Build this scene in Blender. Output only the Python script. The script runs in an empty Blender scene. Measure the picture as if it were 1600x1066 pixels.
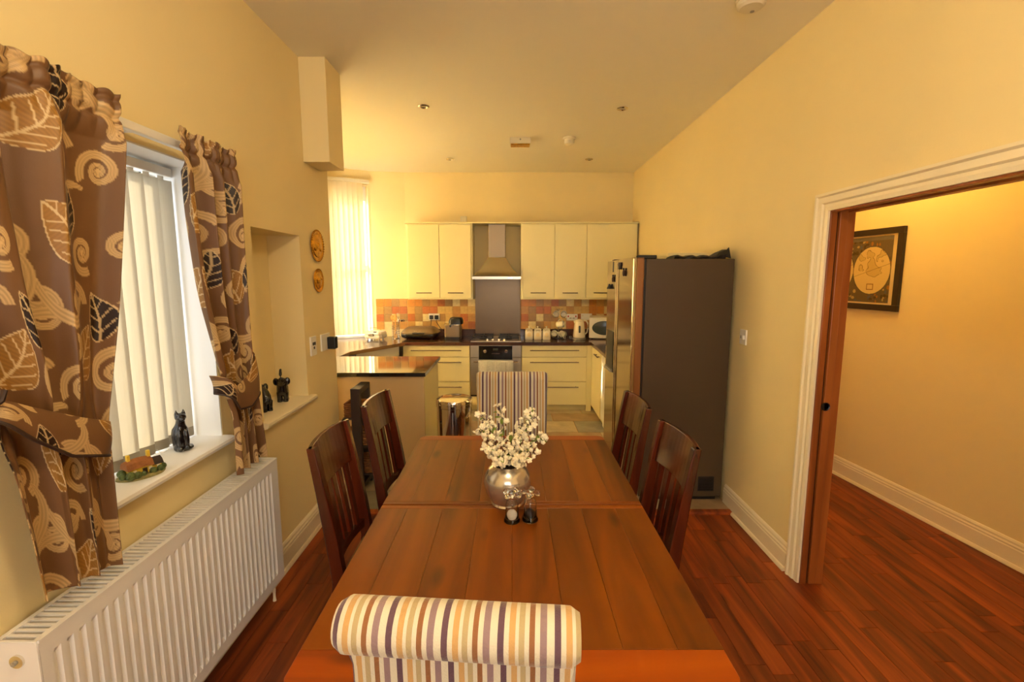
import bpy, bmesh, math, random
import numpy as np
from mathutils import Vector, Matrix, Euler
random.seed(7)
S = bpy.context.scene
C = S.collection
PI = math.pi

# ------------------------------------------------------------------ camera, world, sun, exposure
cam_d = bpy.data.cameras.new('camera')
cam_d.sensor_width = 36.0
cam_d.lens = 750 / 1600 * 36
cam_d.clip_start = 0.05
cam = bpy.data.objects.new('camera', cam_d)
C.objects.link(cam)
cam.location = (0, 0, 1.65)
cam.rotation_euler = (PI / 2 - math.atan2(100, 750), 0, 0)
S.camera = cam

W = bpy.data.worlds.new('world')
S.world = W
W.use_nodes = True
W.node_tree.nodes['Background'].inputs[0].default_value = (0.80, 0.90, 1.0, 1)
W.node_tree.nodes['Background'].inputs[1].default_value = 2.0

def light(name, kind, loc, energy, color, target=None, **kw):
    d = bpy.data.lights.new(name, kind)
    d.energy = energy
    d.color = color
    for k, v in kw.items():
        setattr(d, k, v)
    o = bpy.data.objects.new(name, d)
    C.objects.link(o)
    o.location = loc
    if target is not None:
        o.rotation_euler = (Vector(target) - Vector(loc)).to_track_quat('-Z', 'Y').to_euler()
    return o

# low morning sun shining in through the blind of the canted kitchen window
light('sun', 'SUN', (-8, 10, 4), 8.0, (1.0, 0.90, 0.68), target=(-8 + 2.82, 10 - 1.17, 4 - 0.90), angle=0.01)
# daylight at the windows
light('daylight_kitchen_window', 'AREA', (-2.45, 6.75, 1.9), 14, (1.0, 0.95, 0.80), target=(-2.07, 6.13, 1.75), shape='RECTANGLE', size=0.9, size_y=1.9)
light('daylight_kitchen_side', 'AREA', (-2.75, 4.75, 1.7), 1250, (1.0, 0.96, 0.80), target=(-1.0, 4.75, 1.6), shape='RECTANGLE', size=1.7, size_y=1.4)
light('daylight_dining_window', 'AREA', (-1.95, 1.55, 1.7), 9, (0.74, 0.85, 1.0), target=(-1.0, 1.6, 1.45), shape='RECTANGLE', size=1.1, size_y=1.3)
light('daylight_rear_window', 'AREA', (0.1, -2.35, 1.6), 32, (1.0, 0.92, 0.76), target=(0.1, 0, 1.4), shape='RECTANGLE', size=1.9, size_y=1.5)

S.view_settings.view_transform = 'Standard'
S.view_settings.look = 'None'
S.view_settings.gamma = 1.0
S.view_settings.use_curve_mapping = False
S.view_settings.exposure = 0.65

# ------------------------------------------------------------------ materials
def lin(c):
    return tuple((x / 12.92 if x <= 0.04045 else ((x + 0.055) / 1.055) ** 2.4) for x in c)

def rgb(r, g, b):
    return lin((r / 255, g / 255, b / 255)) + (1.0,)

def new_mat(name):
    m = bpy.data.materials.new(name)
    m.use_nodes = True
    nt = m.node_tree
    return m, nt, nt.nodes['Principled BSDF']

def N(nt, t, **kw):
    n = nt.nodes.new(t)
    for k, v in kw.items():
        setattr(n, k, v)
    return n

def plain(name, col, rough=0.5, metal=0.0, bump=0.0, bscale=200, vary=0.0, vscale=3, coat=0.0, rnd=0.0, spec=None, stretch=None):
    m, nt, p = new_mat(name)
    p.inputs['Base Color'].default_value = col
    p.inputs['Roughness'].default_value = rough
    p.inputs['Metallic'].default_value = metal
    if coat:
        p.inputs['Coat Weight'].default_value = coat
        p.inputs['Coat Roughness'].default_value = 0.08
    if spec is not None:
        p.inputs['Specular IOR Level'].default_value = spec
    tc = N(nt, 'ShaderNodeTexCoord')
    src = tc.outputs['Object']
    if stretch:
        mp = N(nt, 'ShaderNodeMapping')
        mp.inputs['Scale'].default_value = stretch
        nt.links.new(src, mp.inputs[0])
        src = mp.outputs[0]
    last = None
    if vary or rnd:
        hs = N(nt, 'ShaderNodeHueSaturation')
        hs.inputs['Color'].default_value = col
        if vary:
            no = N(nt, 'ShaderNodeTexNoise')
            no.inputs['Scale'].default_value = vscale
            no.inputs['Detail'].default_value = 5
            nt.links.new(src, no.inputs['Vector'])
            mr = N(nt, 'ShaderNodeMapRange')
            mr.inputs['From Min'].default_value = 0.3
            mr.inputs['From Max'].default_value = 0.7
            mr.inputs['To Min'].default_value = 1 - vary
            mr.inputs['To Max'].default_value = 1 + vary
            nt.links.new(no.outputs[0], mr.inputs[0])
            last = mr.outputs[0]
        if rnd:
            oi = N(nt, 'ShaderNodeObjectInfo')
            mr2 = N(nt, 'ShaderNodeMapRange')
            mr2.inputs['To Min'].default_value = 1 - rnd
            mr2.inputs['To Max'].default_value = 1 + rnd
            nt.links.new(oi.outputs['Random'], mr2.inputs[0])
            if last:
                mu = N(nt, 'ShaderNodeMath', operation='MULTIPLY')
                nt.links.new(last, mu.inputs[0])
                nt.links.new(mr2.outputs[0], mu.inputs[1])
                last = mu.outputs[0]
            else:
                last = mr2.outputs[0]
        nt.links.new(last, hs.inputs['Value'])
        nt.links.new(hs.outputs[0], p.inputs['Base Color'])
    if bump:
        no2 = N(nt, 'ShaderNodeTexNoise')
        no2.inputs['Scale'].default_value = bscale
        no2.inputs['Detail'].default_value = 3
        nt.links.new(src, no2.inputs['Vector'])
        bp = N(nt, 'ShaderNodeBump')
        bp.inputs['Strength'].default_value = bump
        bp.inputs['Distance'].default_value = 0.004
        nt.links.new(no2.outputs[0], bp.inputs['Height'])
        nt.links.new(bp.outputs[0], p.inputs['Normal'])
    return m

def wood(name, dark, mid, light_, rough=0.3, axis='Y', grain=1.0, rnd=0.2, coat=0.25, knots=True):
    m, nt, p = new_mat(name)
    tc = N(nt, 'ShaderNodeTexCoord')
    oi = N(nt, 'ShaderNodeObjectInfo')
    va = N(nt, 'ShaderNodeVectorMath', operation='ADD')
    sc = N(nt, 'ShaderNodeVectorMath', operation='SCALE')
    cmb = N(nt, 'ShaderNodeCombineXYZ')
    for i in range(3):
        nt.links.new(oi.outputs['Random'], cmb.inputs[i])
    nt.links.new(cmb.outputs[0], sc.inputs[0])
    sc.inputs['Scale'].default_value = 17.3
    nt.links.new(tc.outputs['Object'], va.inputs[0])
    nt.links.new(sc.outputs[0], va.inputs[1])
    mp = N(nt, 'ShaderNodeMapping')
    s = {'X': (1.2, 14, 14), 'Y': (14, 1.2, 14), 'Z': (14, 14, 1.2)}[axis]
    mp.inputs['Scale'].default_value = tuple(k * grain for k in s)
    nt.links.new(va.outputs[0], mp.inputs[0])
    n1 = N(nt, 'ShaderNodeTexNoise')
    n1.inputs['Scale'].default_value = 1.0
    n1.inputs['Detail'].default_value = 6
    n1.inputs['Distortion'].default_value = 0.9
    nt.links.new(mp.outputs[0], n1.inputs['Vector'])
    cr = N(nt, 'ShaderNodeValToRGB')
    e = cr.color_ramp.elements
    e[0].position, e[0].color = 0.28, dark
    e[1].position, e[1].color = 0.74, light_
    x = e.new(0.5)
    x.color = mid
    nt.links.new(n1.outputs[0], cr.inputs[0])
    out = cr.outputs[0]
    if knots:
        vo = N(nt, 'ShaderNodeTexVoronoi')
        vo.inputs['Scale'].default_value = 1.0
        mp2 = N(nt, 'ShaderNodeMapping')
        mp2.inputs['Scale'].default_value = {'X': (2.2, 6, 3), 'Y': (6, 2.2, 3), 'Z': (6, 3, 2.2)}[axis]
        nt.links.new(va.outputs[0], mp2.inputs[0])
        nt.links.new(mp2.outputs[0], vo.inputs['Vector'])
        mr = N(nt, 'ShaderNodeMapRange')
        mr.inputs['From Min'].default_value = 0.05
        mr.inputs['From Max'].default_value = 0.16
        mr.inputs['To Min'].default_value = 0.65
        mr.inputs['To Max'].default_value = 0.0
        nt.links.new(vo.outputs['Distance'], mr.inputs[0])
        mx = N(nt, 'ShaderNodeMixRGB')
        mx.inputs[2].default_value = tuple(k * 0.35 for k in dark[:3]) + (1,)
        nt.links.new(mr.outputs[0], mx.inputs[0])
        nt.links.new(out, mx.inputs[1])
        out = mx.outputs[0]
    hs = N(nt, 'ShaderNodeHueSaturation')
    mr2 = N(nt, 'ShaderNodeMapRange')
    mr2.inputs['To Min'].default_value = 1 - rnd
    mr2.inputs['To Max'].default_value = 1 + rnd
    nt.links.new(oi.outputs['Random'], mr2.inputs[0])
    nt.links.new(mr2.outputs[0], hs.inputs['Value'])
    nt.links.new(out, hs.inputs['Color'])
    nt.links.new(hs.outputs[0], p.inputs['Base Color'])
    p.inputs['Roughness'].default_value = rough
    p.inputs['Coat Weight'].default_value = coat
    p.inputs['Coat Roughness'].default_value = 0.15
    p.inputs['Specular IOR Level'].default_value = 0.32
    bp = N(nt, 'ShaderNodeBump')
    bp.inputs['Strength'].default_value = 0.12
    bp.inputs['Distance'].default_value = 0.003
    nt.links.new(n1.outputs[0], bp.inputs['Height'])
    nt.links.new(bp.outputs[0], p.inputs['Normal'])
    return m

def translucent(name, col, trans=0.5):
    m, nt, p = new_mat(name)
    p.inputs['Base Color'].default_value = col
    p.inputs['Roughness'].default_value = 0.8
    tr = N(nt, 'ShaderNodeBsdfTranslucent')
    tr.inputs[0].default_value = col
    mx = N(nt, 'ShaderNodeMixShader')
    mx.inputs[0].default_value = trans
    nt.links.new(p.outputs[0], mx.inputs[1])
    nt.links.new(tr.outputs[0], mx.inputs[2])
    nt.links.new(mx.outputs[0], nt.nodes['Material Output'].inputs[0])
    return m

def pane_glass(name):
    m, nt, p = new_mat(name)
    tr = N(nt, 'ShaderNodeBsdfTransparent')
    gl = N(nt, 'ShaderNodeBsdfGlossy')
    gl.inputs['Roughness'].default_value = 0.02
    mx = N(nt, 'ShaderNodeMixShader')
    mx.inputs[0].default_value = 0.07
    nt.links.new(tr.outputs[0], mx.inputs[1])
    nt.links.new(gl.outputs[0], mx.inputs[2])
    nt.links.new(mx.outputs[0], nt.nodes['Material Output'].inputs[0])
    return m

def stripes():
    m, nt, p = new_mat('striped_velvet')
    tc = N(nt, 'ShaderNodeTexCoord')
    sx = N(nt, 'ShaderNodeSeparateXYZ')
    nt.links.new(tc.outputs['Object'], sx.inputs[0])
    ad = N(nt, 'ShaderNodeMath', operation='MULTIPLY_ADD')
    ad.inputs[1].default_value = 1 / 0.100
    ad.inputs[2].default_value = 20.21
    nt.links.new(sx.outputs[0], ad.inputs[0])
    fr = N(nt, 'ShaderNodeMath', operation='FRACT')
    nt.links.new(ad.outputs[0], fr.inputs[0])
    cr = N(nt, 'ShaderNodeValToRGB')
    cr.color_ramp.interpolation = 'CONSTANT'
    wh = rgb(212, 202, 178)
    seq = [(0, rgb(92, 60, 74)), (0.11, wh), (0.20, rgb(196, 152, 92)), (0.31, wh), (0.375, rgb(178, 156, 112)), (0.475, wh),
           (0.555, rgb(140, 88, 46)), (0.655, wh), (0.745, rgb(142, 114, 116)), (0.865, wh)]
    els = cr.color_ramp.elements
    els[0].position, els[0].color = seq[0]
    els[1].position, els[1].color = seq[1]
    for pos, col in seq[2:]:
        x = els.new(pos)
        x.color = col
    nt.links.new(fr.outputs[0], cr.inputs[0])
    nt.links.new(cr.outputs[0], p.inputs['Base Color'])
    p.inputs['Roughness'].default_value = 0.75
    p.inputs['Sheen Weight'].default_value = 0.4
    no = N(nt, 'ShaderNodeTexNoise')
    no.inputs['Scale'].default_value = 260
    nt.links.new(tc.outputs['Object'], no.inputs['Vector'])
    bp = N(nt, 'ShaderNodeBump')
    bp.inputs['Strength'].default_value = 0.35
    bp.inputs['Distance'].default_value = 0.003
    nt.links.new(no.outputs[0], bp.inputs['Height'])
    nt.links.new(bp.outputs[0], p.inputs['Normal'])
    return m

def attr_mat(name, rough=0.5, sheen=0.0, bump=0.0):
    m, nt, p = new_mat(name)
    a = N(nt, 'ShaderNodeAttribute', attribute_name='Col')
    nt.links.new(a.outputs['Color'], p.inputs['Base Color'])
    p.inputs['Roughness'].default_value = rough
    p.inputs['Sheen Weight'].default_value = sheen
    p.inputs['Specular IOR Level'].default_value = 0.3
    if bump:
        tc = N(nt, 'ShaderNodeTexCoord')
        no = N(nt, 'ShaderNodeTexNoise')
        no.inputs['Scale'].default_value = 350
        nt.links.new(tc.outputs['Object'], no.inputs['Vector'])
        bp = N(nt, 'ShaderNodeBump')
        bp.inputs['Strength'].default_value = bump
        bp.inputs['Distance'].default_value = 0.002
        nt.links.new(no.outputs[0], bp.inputs['Height'])
        nt.links.new(bp.outputs[0], p.inputs['Normal'])
    return m

def glass(name, col=(1, 1, 1, 1), rough=0.0):
    m, nt, p = new_mat(name)
    p.inputs['Base Color'].default_value = col
    p.inputs['Roughness'].default_value = rough
    p.inputs['Transmission Weight'].default_value = 1.0
    p.inputs['IOR'].default_value = 1.45
    return m

def emit(name, col, st):
    m, nt, p = new_mat(name)
    p.inputs['Base Color'].default_value = col
    p.inputs['Emission Color'].default_value = col
    p.inputs['Emission Strength'].default_value = st
    return m

M = {}
M['wall'] = plain('cream_wall_paint', rgb(236, 214, 158), 0.75, bump=0.08, bscale=160, vary=0.015, vscale=2)
M['ceil'] = plain('ceiling_paint', rgb(244, 234, 208), 0.8, bump=0.05, bscale=120)
M['white'] = plain('white_gloss_paint', rgb(238, 222, 188), 0.35, bump=0.03, bscale=60)
M['sill'] = plain('white_sill_paint', rgb(236, 232, 226), 0.3)
M['floor_plank'] = wood('floor_oak_stain', rgb(78, 28, 8), rgb(126, 54, 16), rgb(160, 76, 24), 0.5, 'Y', 1.0, 0.24, 0.06)
M['subfloor'] = plain('dark_subfloor', rgb(40, 18, 8), 0.8)
M['table'] = wood('table_acacia', rgb(78, 34, 0), rgb(116, 56, 0), rgb(136, 70, 0), 0.36, 'Y', 0.6, 0.16, 0.0)
M['table_x'] = wood('table_acacia_cross', rgb(100, 36, 0), rgb(144, 60, 0), rgb(162, 74, 0), 0.36, 'X', 0.6, 0.1, 0.0)
M['table_m'] = wood('table_acacia_seam', rgb(86, 36, 0), rgb(122, 56, 0), rgb(142, 70, 0), 0.36, 'X', 0.6, 0.05, 0.0)
M['chair'] = wood('chair_mahogany', rgb(48, 15, 6), rgb(72, 25, 9), rgb(92, 36, 12), 0.24, 'Z', 0.6, 0.06, 0.4, knots=False)
M['stripe'] = stripes()
M['door_wood'] = wood('door_hardwood', rgb(112, 54, 18), rgb(150, 80, 30), rgb(170, 98, 42), 0.4, 'Z', 0.7, 0.05, 0.1, knots=False)
M['curtain'] = attr_mat('patterned_curtain_satin', 0.45, 0.03, 0.15)
M['cord'] = plain('dark_trim_cord', rgb(50, 30, 20), 0.6)
M['blind'] = translucent('blind_fabric', rgb(222, 216, 202), 0.42)
M['blind_k'] = translucent('kitchen_blind_fabric', rgb(248, 236, 208), 0.45)
M['plastic'] = plain('white_plastic', rgb(238, 232, 220), 0.35)
M['ivory'] = plain('ivory_plastic', rgb(226, 214, 184), 0.35)
M['greyplastic'] = plain('grey_plastic', rgb(150, 142, 128), 0.4)
M['black'] = plain('black_plastic', rgb(20, 18, 18), 0.35)
M['blackgloss'] = plain('black_gloss', rgb(14, 13, 16), 0.12, coat=0.5)
M['radiator'] = plain('radiator_enamel', rgb(232, 226, 222), 0.3)
M['chrome'] = plain('chrome', rgb(230, 224, 212), 0.08, 1.0)
M['steel'] = plain('brushed_steel', rgb(142, 126, 106), 0.42, 1.0, bump=0.05, bscale=40, stretch=(40, 40, 1))
M['steel_h'] = plain('brushed_steel_light', rgb(196, 188, 172), 0.3, 1.0)
M['steel_dark'] = plain('steel_splashback', rgb(112, 94, 76), 0.33, 1.0, bump=0.04, bscale=30, stretch=(60, 60, 1))
M['brass'] = plain('brass', rgb(204, 156, 58), 0.24, 1.0, bump=0.4, bscale=60, vary=0.35, vscale=40)
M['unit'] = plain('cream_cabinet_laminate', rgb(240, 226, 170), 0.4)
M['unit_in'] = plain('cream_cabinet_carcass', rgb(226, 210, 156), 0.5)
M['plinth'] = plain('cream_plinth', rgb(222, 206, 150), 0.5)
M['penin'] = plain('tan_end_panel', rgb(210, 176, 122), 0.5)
M['worktop'] = plain('brown_worktop', rgb(72, 40, 28), 0.2, vary=0.2, vscale=60, coat=0.3)
M['worktop_edge'] = plain('worktop_edge_trim', rgb(150, 120, 86), 0.3, 0.4)
M['granite'] = plain('black_granite', rgb(16, 13, 12), 0.05, coat=0.6, vary=0.3, vscale=120)
M['fridge_side'] = plain('graphite_fridge_side', rgb(76, 58, 36), 0.45, 0.1, bump=0.1, bscale=500)
M['fridge_steel'] = plain('fridge_door_steel', rgb(186, 172, 150), 0.14, 1.0)
M['fridge_edge'] = plain('fridge_door_edge', rgb(150, 104, 66), 0.3, 0.7)
M['basket'] = plain('woven_basket', rgb(120, 72, 28), 0.7, bump=0.8, bscale=90, vary=0.3, vscale=80)
M['rack_wood'] = plain('dark_rack_wood', rgb(48, 34, 28), 0.45)
M['orange'] = plain('orange_fruit', rgb(206, 96, 30), 0.5)
M['figurine'] = plain('black_carved_wood', rgb(18, 16, 20), 0.22, coat=0.4)
M['vase'] = plain('pearl_silver_glass', rgb(208, 198, 184), 0.22, 0.75, vary=0.15, vscale=8, coat=0.6)
M['petal'] = plain('white_blossom', rgb(244, 230, 196), 0.7)
M['leafg'] = plain('green_leaf', rgb(128, 146, 52), 0.5, rnd=0.2)
M['stem'] = plain('dark_stem', rgb(62, 40, 28), 0.7)
M['glass'] = glass('clear_glass')
M['salt'] = plain('salt', rgb(245, 242, 236), 0.8)
M['pepper'] = plain('peppercorns', rgb(40, 34, 32), 0.7)
M['pane'] = pane_glass('window_pane')
M['upvc'] = plain('white_window_frame', rgb(240, 238, 232), 0.3)
M['towel'] = plain('checked_tea_towel', rgb(214, 212, 206), 0.9, vary=0.12, vscale=90)
M['cream_ceramic'] = plain('cream_ceramic', rgb(240, 228, 198), 0.25, coat=0.3)
M['spoonwood'] = plain('pale_wood', rgb(210, 150, 70), 0.6)
M['mwdoor'] = plain('microwave_door_glass', rgb(70, 76, 70), 0.15)
M['red'] = plain('red_neon', rgb(200, 30, 20), 0.4)
M['frame'] = plain('dark_picture_frame', rgb(44, 30, 24), 0.35, coat=0.2)
M['mount'] = plain('picture_mount', rgb(226, 202, 150), 0.6)
M['mapart'] = attr_mat('antique_map_print', 0.25)
M['thatch'] = plain('thatch_roof', rgb(150, 92, 44), 0.8, bump=0.6, bscale=200, vary=0.2, vscale=60)
M['yellowwall'] = plain('yellow_cottage_wall', rgb(222, 186, 60), 0.6)
M['bush'] = plain('painted_green_bush', rgb(84, 96, 46), 0.7, bump=1.0, bscale=220, vary=0.35, vscale=90)
M['grassbase'] = plain('painted_base', rgb(132, 122, 72), 0.7, vary=0.3, vscale=60)
M['magnet'] = plain('dark_magnet', rgb(60, 30, 20), 0.5)
M['bag'] = plain('dark_carrier_bag', rgb(36, 32, 30), 0.5)
M['card'] = plain('cream_card', rgb(232, 214, 160), 0.6)
M['grout'] = plain('grout', rgb(196, 150, 92), 0.9)
M['lampglow'] = emit('lamp_shade_glass', (1.0, 0.85, 0.6, 1), 4.0)
TILE = [plain('tile_%s' % n, c, 0.35, vary=0.12, vscale=25) for n, c in (
    ('amber', rgb(190, 140, 62)), ('rust', rgb(172, 98, 36)), ('honey', rgb(206, 168, 90)), ('sand', rgb(222, 200, 138)),
    ('olive', rgb(160, 122, 62)), ('orange', rgb(188, 120, 34)))]
STONE = [plain('stone_%s' % n, c, 0.45, vary=0.22, vscale=6, bump=0.2, bscale=18) for n, c in (
    ('buff', rgb(178, 160, 126)), ('grey', rgb(146, 138, 120)), ('rust', rgb(160, 132, 98)))]

# ------------------------------------------------------------------ mesh helpers
WL = {}

class MB:
    def __init__(s):
        s.v = []
        s.f = []

    def add(s, v, f):
        o = len(s.v)
        s.v += [tuple(x) for x in v]
        s.f += [tuple(i + o for i in q) for q in f]
        return s

    def box(s, x0, x1, y0, y1, z0, z1):
        v = [(x, y, z) for z in (z0, z1) for y in (y0, y1) for x in (x0, x1)]
        return s.add(v, [(0, 2, 3, 1), (4, 5, 7, 6), (0, 1, 5, 4), (2, 6, 7, 3), (0, 4, 6, 2), (1, 3, 7, 5)])

    def prism(s, pts, d0, d1, axis='Z'):
        """closed 2D outline extruded along axis; pts in the other two axes' order"""
        n = len(pts)
        def mk(a, b, d):
            return {'Z': (a, b, d), 'Y': (a, d, b), 'X': (d, a, b)}[axis]
        v = [mk(a, b, d0) for a, b in pts] + [mk(a, b, d1) for a, b in pts]
        f = [tuple(range(n)), tuple(range(2 * n - 1, n - 1, -1))]
        f += [(i, (i + 1) % n, n + (i + 1) % n, n + i) for i in range(n)]
        return s.add(v, f)

    def loft(s, rings, cap=True):
        """rings: equal-length lists of points"""
        n = len(rings[0])
        v = [p for r in rings for p in r]
        f = []
        for k in range(len(rings) - 1):
            for i in range(n):
                f.append((k * n + i, k * n + (i + 1) % n, (k + 1) * n + (i + 1) % n, (k + 1) * n + i))
        if cap:
            f.append(tuple(range(n - 1, -1, -1)))
            f.append(tuple((len(rings) - 1) * n + i for i in range(n)))
        return s.add(v, f)

    def lathe(s, prof, c=(0, 0, 0), n=24, axis='Z', cap=True):
        rings = []
        for r, h in prof:
            ring = []
            for i in range(n):
                a = 2 * PI * i / n
                x, y = r * math.cos(a), r * math.sin(a)
                q = {'Z': (x, y, h), 'X': (h, x, y), 'Y': (y, h, x)}[axis]
                ring.append((c[0] + q[0], c[1] + q[1], c[2] + q[2]))
            rings.append(ring)
        return s.loft(rings, cap)

    def tube(s, pts, r, n=8):
        pts = [Vector(p) for p in pts]
        rings = []
        up = Vector((0, 0, 1))
        for i, p in enumerate(pts):
            t = (pts[min(i + 1, len(pts) - 1)] - pts[max(i - 1, 0)]).normalized()
            a = t.cross(up)
            if a.length < 1e-3:
                a = t.cross(Vector((1, 0, 0)))
            a.normalize()
            b = a.cross(t)
            rr = r[i] if isinstance(r, (list, tuple)) else r
            rings.append([tuple(p + rr * (math.cos(2 * PI * k / n) * a + math.sin(2 * PI * k / n) * b)) for k in range(n)])
        return s.loft(rings)

    def ball(s, c, r, n=16, m=10):
        if not isinstance(r, (tuple, list)):
            r = (r, r, r)
        rings = []
        for j in range(1, m):
            ph = PI * j / m
            rings.append([(c[0] + r[0] * math.sin(ph) * math.cos(2 * PI * i / n), c[1] + r[1] * math.sin(ph) * math.sin(2 * PI * i / n),
                           c[2] - r[2] * math.cos(ph)) for i in range(n)])
        return s.loft(rings)

    def xf(s, mat):
        s.v = [tuple(mat @ Vector(p)) for p in s.v]
        return s

def put(name, mb, mat, parent=None, bev=0.0, smooth=False, local=False, seg=2, center=False):
    """link mb as one mesh object. World coordinates unless local; children are stored relative to the parent's base"""
    me = bpy.data.meshes.new(name)
    off = Vector((0, 0, 0))
    if parent is not None and not local:
        off = WL[parent.name]
    loc = Vector((0, 0, 0))
    vs = [Vector(p) - off for p in mb.v]
    if center:
        lo = Vector([min(p[i] for p in vs) for i in range(3)])
        hi = Vector([max(p[i] for p in vs) for i in range(3)])
        loc = Vector(((lo.x + hi.x) / 2, (lo.y + hi.y) / 2, lo.z))
        vs = [p - loc for p in vs]
    me.from_pydata([tuple(p) for p in vs], [], mb.f)
    bm = bmesh.new()
    bm.from_mesh(me)
    bmesh.ops.recalc_face_normals(bm, faces=bm.faces)
    if bev:
        ed = [e for e in bm.edges if len(e.link_faces) == 2 and e.calc_face_angle(0) > 0.6]
        bmesh.ops.bevel(bm, geom=ed, offset=bev, segments=seg, profile=0.5, affect='EDGES', clamp_overlap=True)
    bm.to_mesh(me)
    bm.free()
    if smooth or (bev and seg >= 3):
        for p in me.polygons:
            p.use_smooth = True
        try:
            me.set_sharp_from_angle(angle=0.6 if not bev else 0.9)
        except Exception:
            pass
    if isinstance(mat, str):
        mat = M[mat]
    me.materials.append(mat)
    o = bpy.data.objects.new(name, me)
    C.objects.link(o)
    o.location = loc
    if parent is not None:
        o.parent = parent
        WL[o.name] = off + loc
    else:
        WL[o.name] = loc.copy()
    return o

def tag(o, label, cat, group=None):
    o['label'] = label
    o['category'] = cat
    if group:
        o['group'] = group
    return o

def thing(name, label, cat, loc=(0, 0, 0), rotz=0, group=None):
    o = bpy.data.objects.new(name, None)
    o.empty_display_size = 0.1
    C.objects.link(o)
    o.location = loc
    o.rotation_euler = (0, 0, rotz)
    WL[o.name] = Vector(loc)
    return tag(o, label, cat, group)

def struct(name, mb, mat, parent=None, bev=0, **kw):
    o = put(name, mb, mat, parent, bev, **kw)
    if parent is None:
        o['kind'] = 'structure'
    return o

def dup(o, loc=None, rotz=None, parent=None, label=None, group=None):
    c = o.copy()
    C.objects.link(c)
    if parent is not None:
        c.parent = parent
    if loc is not None:
        c.location = loc
    if rotz is not None:
        c.rotation_euler = (0, 0, rotz)
    if label:
        c['label'] = label
    if group:
        c['group'] = group
    for ch in list(o.children):
        dup(ch, parent=c)
    return c

def wall_seg(p0, p1, z0, z1, th, holes=(), side=1):
    """wall between plan points p0,p1; thickness th to the left (side=1) or right; holes (s0,s1,za,zb)"""
    p0, p1 = Vector(p0), Vector(p1)
    d = (p1 - p0)
    L = d.length
    d /= L
    nrm = Vector((-d.y, d.x)) * side
    ss = sorted({0, L} | {h[0] for h in holes} | {h[1] for h in holes})
    zs = sorted({z0, z1} | {h[2] for h in holes} | {h[3] for h in holes})
    mb = MB()
    for a, b in zip(ss, ss[1:]):
        # merge vertically where no hole
        run = None
        for za, zb in zip(zs, zs[1:]):
            hole = any(h[0] <= (a + b) / 2 <= h[1] and h[2] <= (za + zb) / 2 <= h[3] for h in holes)
            if hole:
                if run:
                    seg_box(mb, p0, d, nrm, a, b, run[0], run[1], th)
                run = None
            else:
                run = (run[0], zb) if run else (za, zb)
        if run:
            seg_box(mb, p0, d, nrm, a, b, run[0], run[1], th)
    return mb

def seg_box(mb, p0, d, n, a, b, za, zb, th, off=0.0):
    v = []
    for z in (za, zb):
        for t in (off, off + th):
            for s_ in (a, b):
                q = p0 + d * s_ + n * t
                v.append((q.x, q.y, z))
    mb.add(v, [(0, 2, 3, 1), (4, 5, 7, 6), (0, 1, 5, 4), (2, 6, 7, 3), (0, 4, 6, 2), (1, 3, 7, 5)])

# ------------------------------------------------------------------ the shell
CZ = 2.975
XL, XR, YB = -1.30, 1.56, 6.36
floor = struct('floor', MB().box(-1.32, 3.4, -2.1, 3.17, -0.15, -0.008).box(1.75, 3.4, 3.17, 5.3, -0.15, -0.008), 'subfloor')

def plank_visible(x0, x1, y0, y1):
    for x in (x0, (x0 + x1) / 2, x1):
        for y in (y0, (y0 + y1) / 2, y1):
            dz = -1.65
            c, s = 0.99123, 0.13216
            f = y * c - dz * s
            if f < 0.2:
                continue
            px, py = 800 + 750 * x / f, 533 - 750 * (y * s + dz * c) / f
            if -30 < px < 1630 and 0 < py < 1100:
                # under the table top
                t = (0.74 - 1.65) / -1.65
                tx, ty = x * t, y * t
                if abs(tx) < 0.47 and 0.96 < ty < 2.53:
                    continue
                return True
    return False

rest = MB()
plank_mesh = {}
pw = 0.092
ncount = 0
x = -1.30
row = 0
while x < 3.2:
    y = -2.0 - random.random() * 0.5
    x1 = x + pw
    while y < 5.2:
        ln = random.choice((0.42, 0.5, 0.6, 0.72, 0.85))
        y1 = y + ln
        ymax = 3.168 if x < 1.70 else 5.2
        ya, yb = max(y, -2.0), min(y1, ymax)
        if yb - ya > 0.03:
            if plank_visible(x, x1, ya, yb) and x > -1.31:
                key = round(yb - ya, 3)
                if key not in plank_mesh:
                    o = put('plank', MB().box(-pw / 2 + .0008, pw / 2 - .0008, 0.0008, key - .0008, -0.008, 0.0), 'floor_plank', floor, local=True, bev=0.0012, seg=1)
                    plank_mesh[key] = o
                else:
                    o = plank_mesh[key].copy()
                    C.objects.link(o)
                o.parent = floor
                o.location = (x + pw / 2, ya, random.uniform(-0.0006, 0.0))
                ncount += 1
            else:
                rest.box(x + .001, x1 - .001, ya + .001, yb - .001, -0.008, 0)
        y = y1
    x = x1
    row += 1
print('planks', ncount)
ro = put('plank_field', rest, 'floor_plank', floor)
ro['kind'] = 'stuff'

KZ = 0.02
kf = struct('floor_kitchen', MB().box(-2.4, 1.58, 3.21, 6.4, -0.15, KZ - 0.006), 'grout')
tile_src = {}
y = 3.212
row = 0
while y < 5.8:
    hh = 0.40 if row % 2 else 0.30
    hh = min(hh, 5.85 - y)
    x = -2.35 - (row * 0.23) % 0.6
    while x < 1.56:
        w = 0.60
        xa, xb = max(x, -2.35), min(x + w, 1.555)
        if xb - xa > 0.04:
            key = (round(xb - xa, 3), round(hh, 3), random.randrange(3))
            if key not in tile_src:
                tile_src[key] = put('stone_tile', MB().box(0.003, key[0] - 0.003, 0.003, key[1] - 0.003, -0.008, 0), STONE[key[2]], kf, local=True, bev=0.002, seg=1)
                o = tile_src[key]
            else:
                o = tile_src[key].copy()
                C.objects.link(o)
            o.parent = kf
            o.location = (xa, y, KZ)
        x += w
    y += hh
    row += 1
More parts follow.
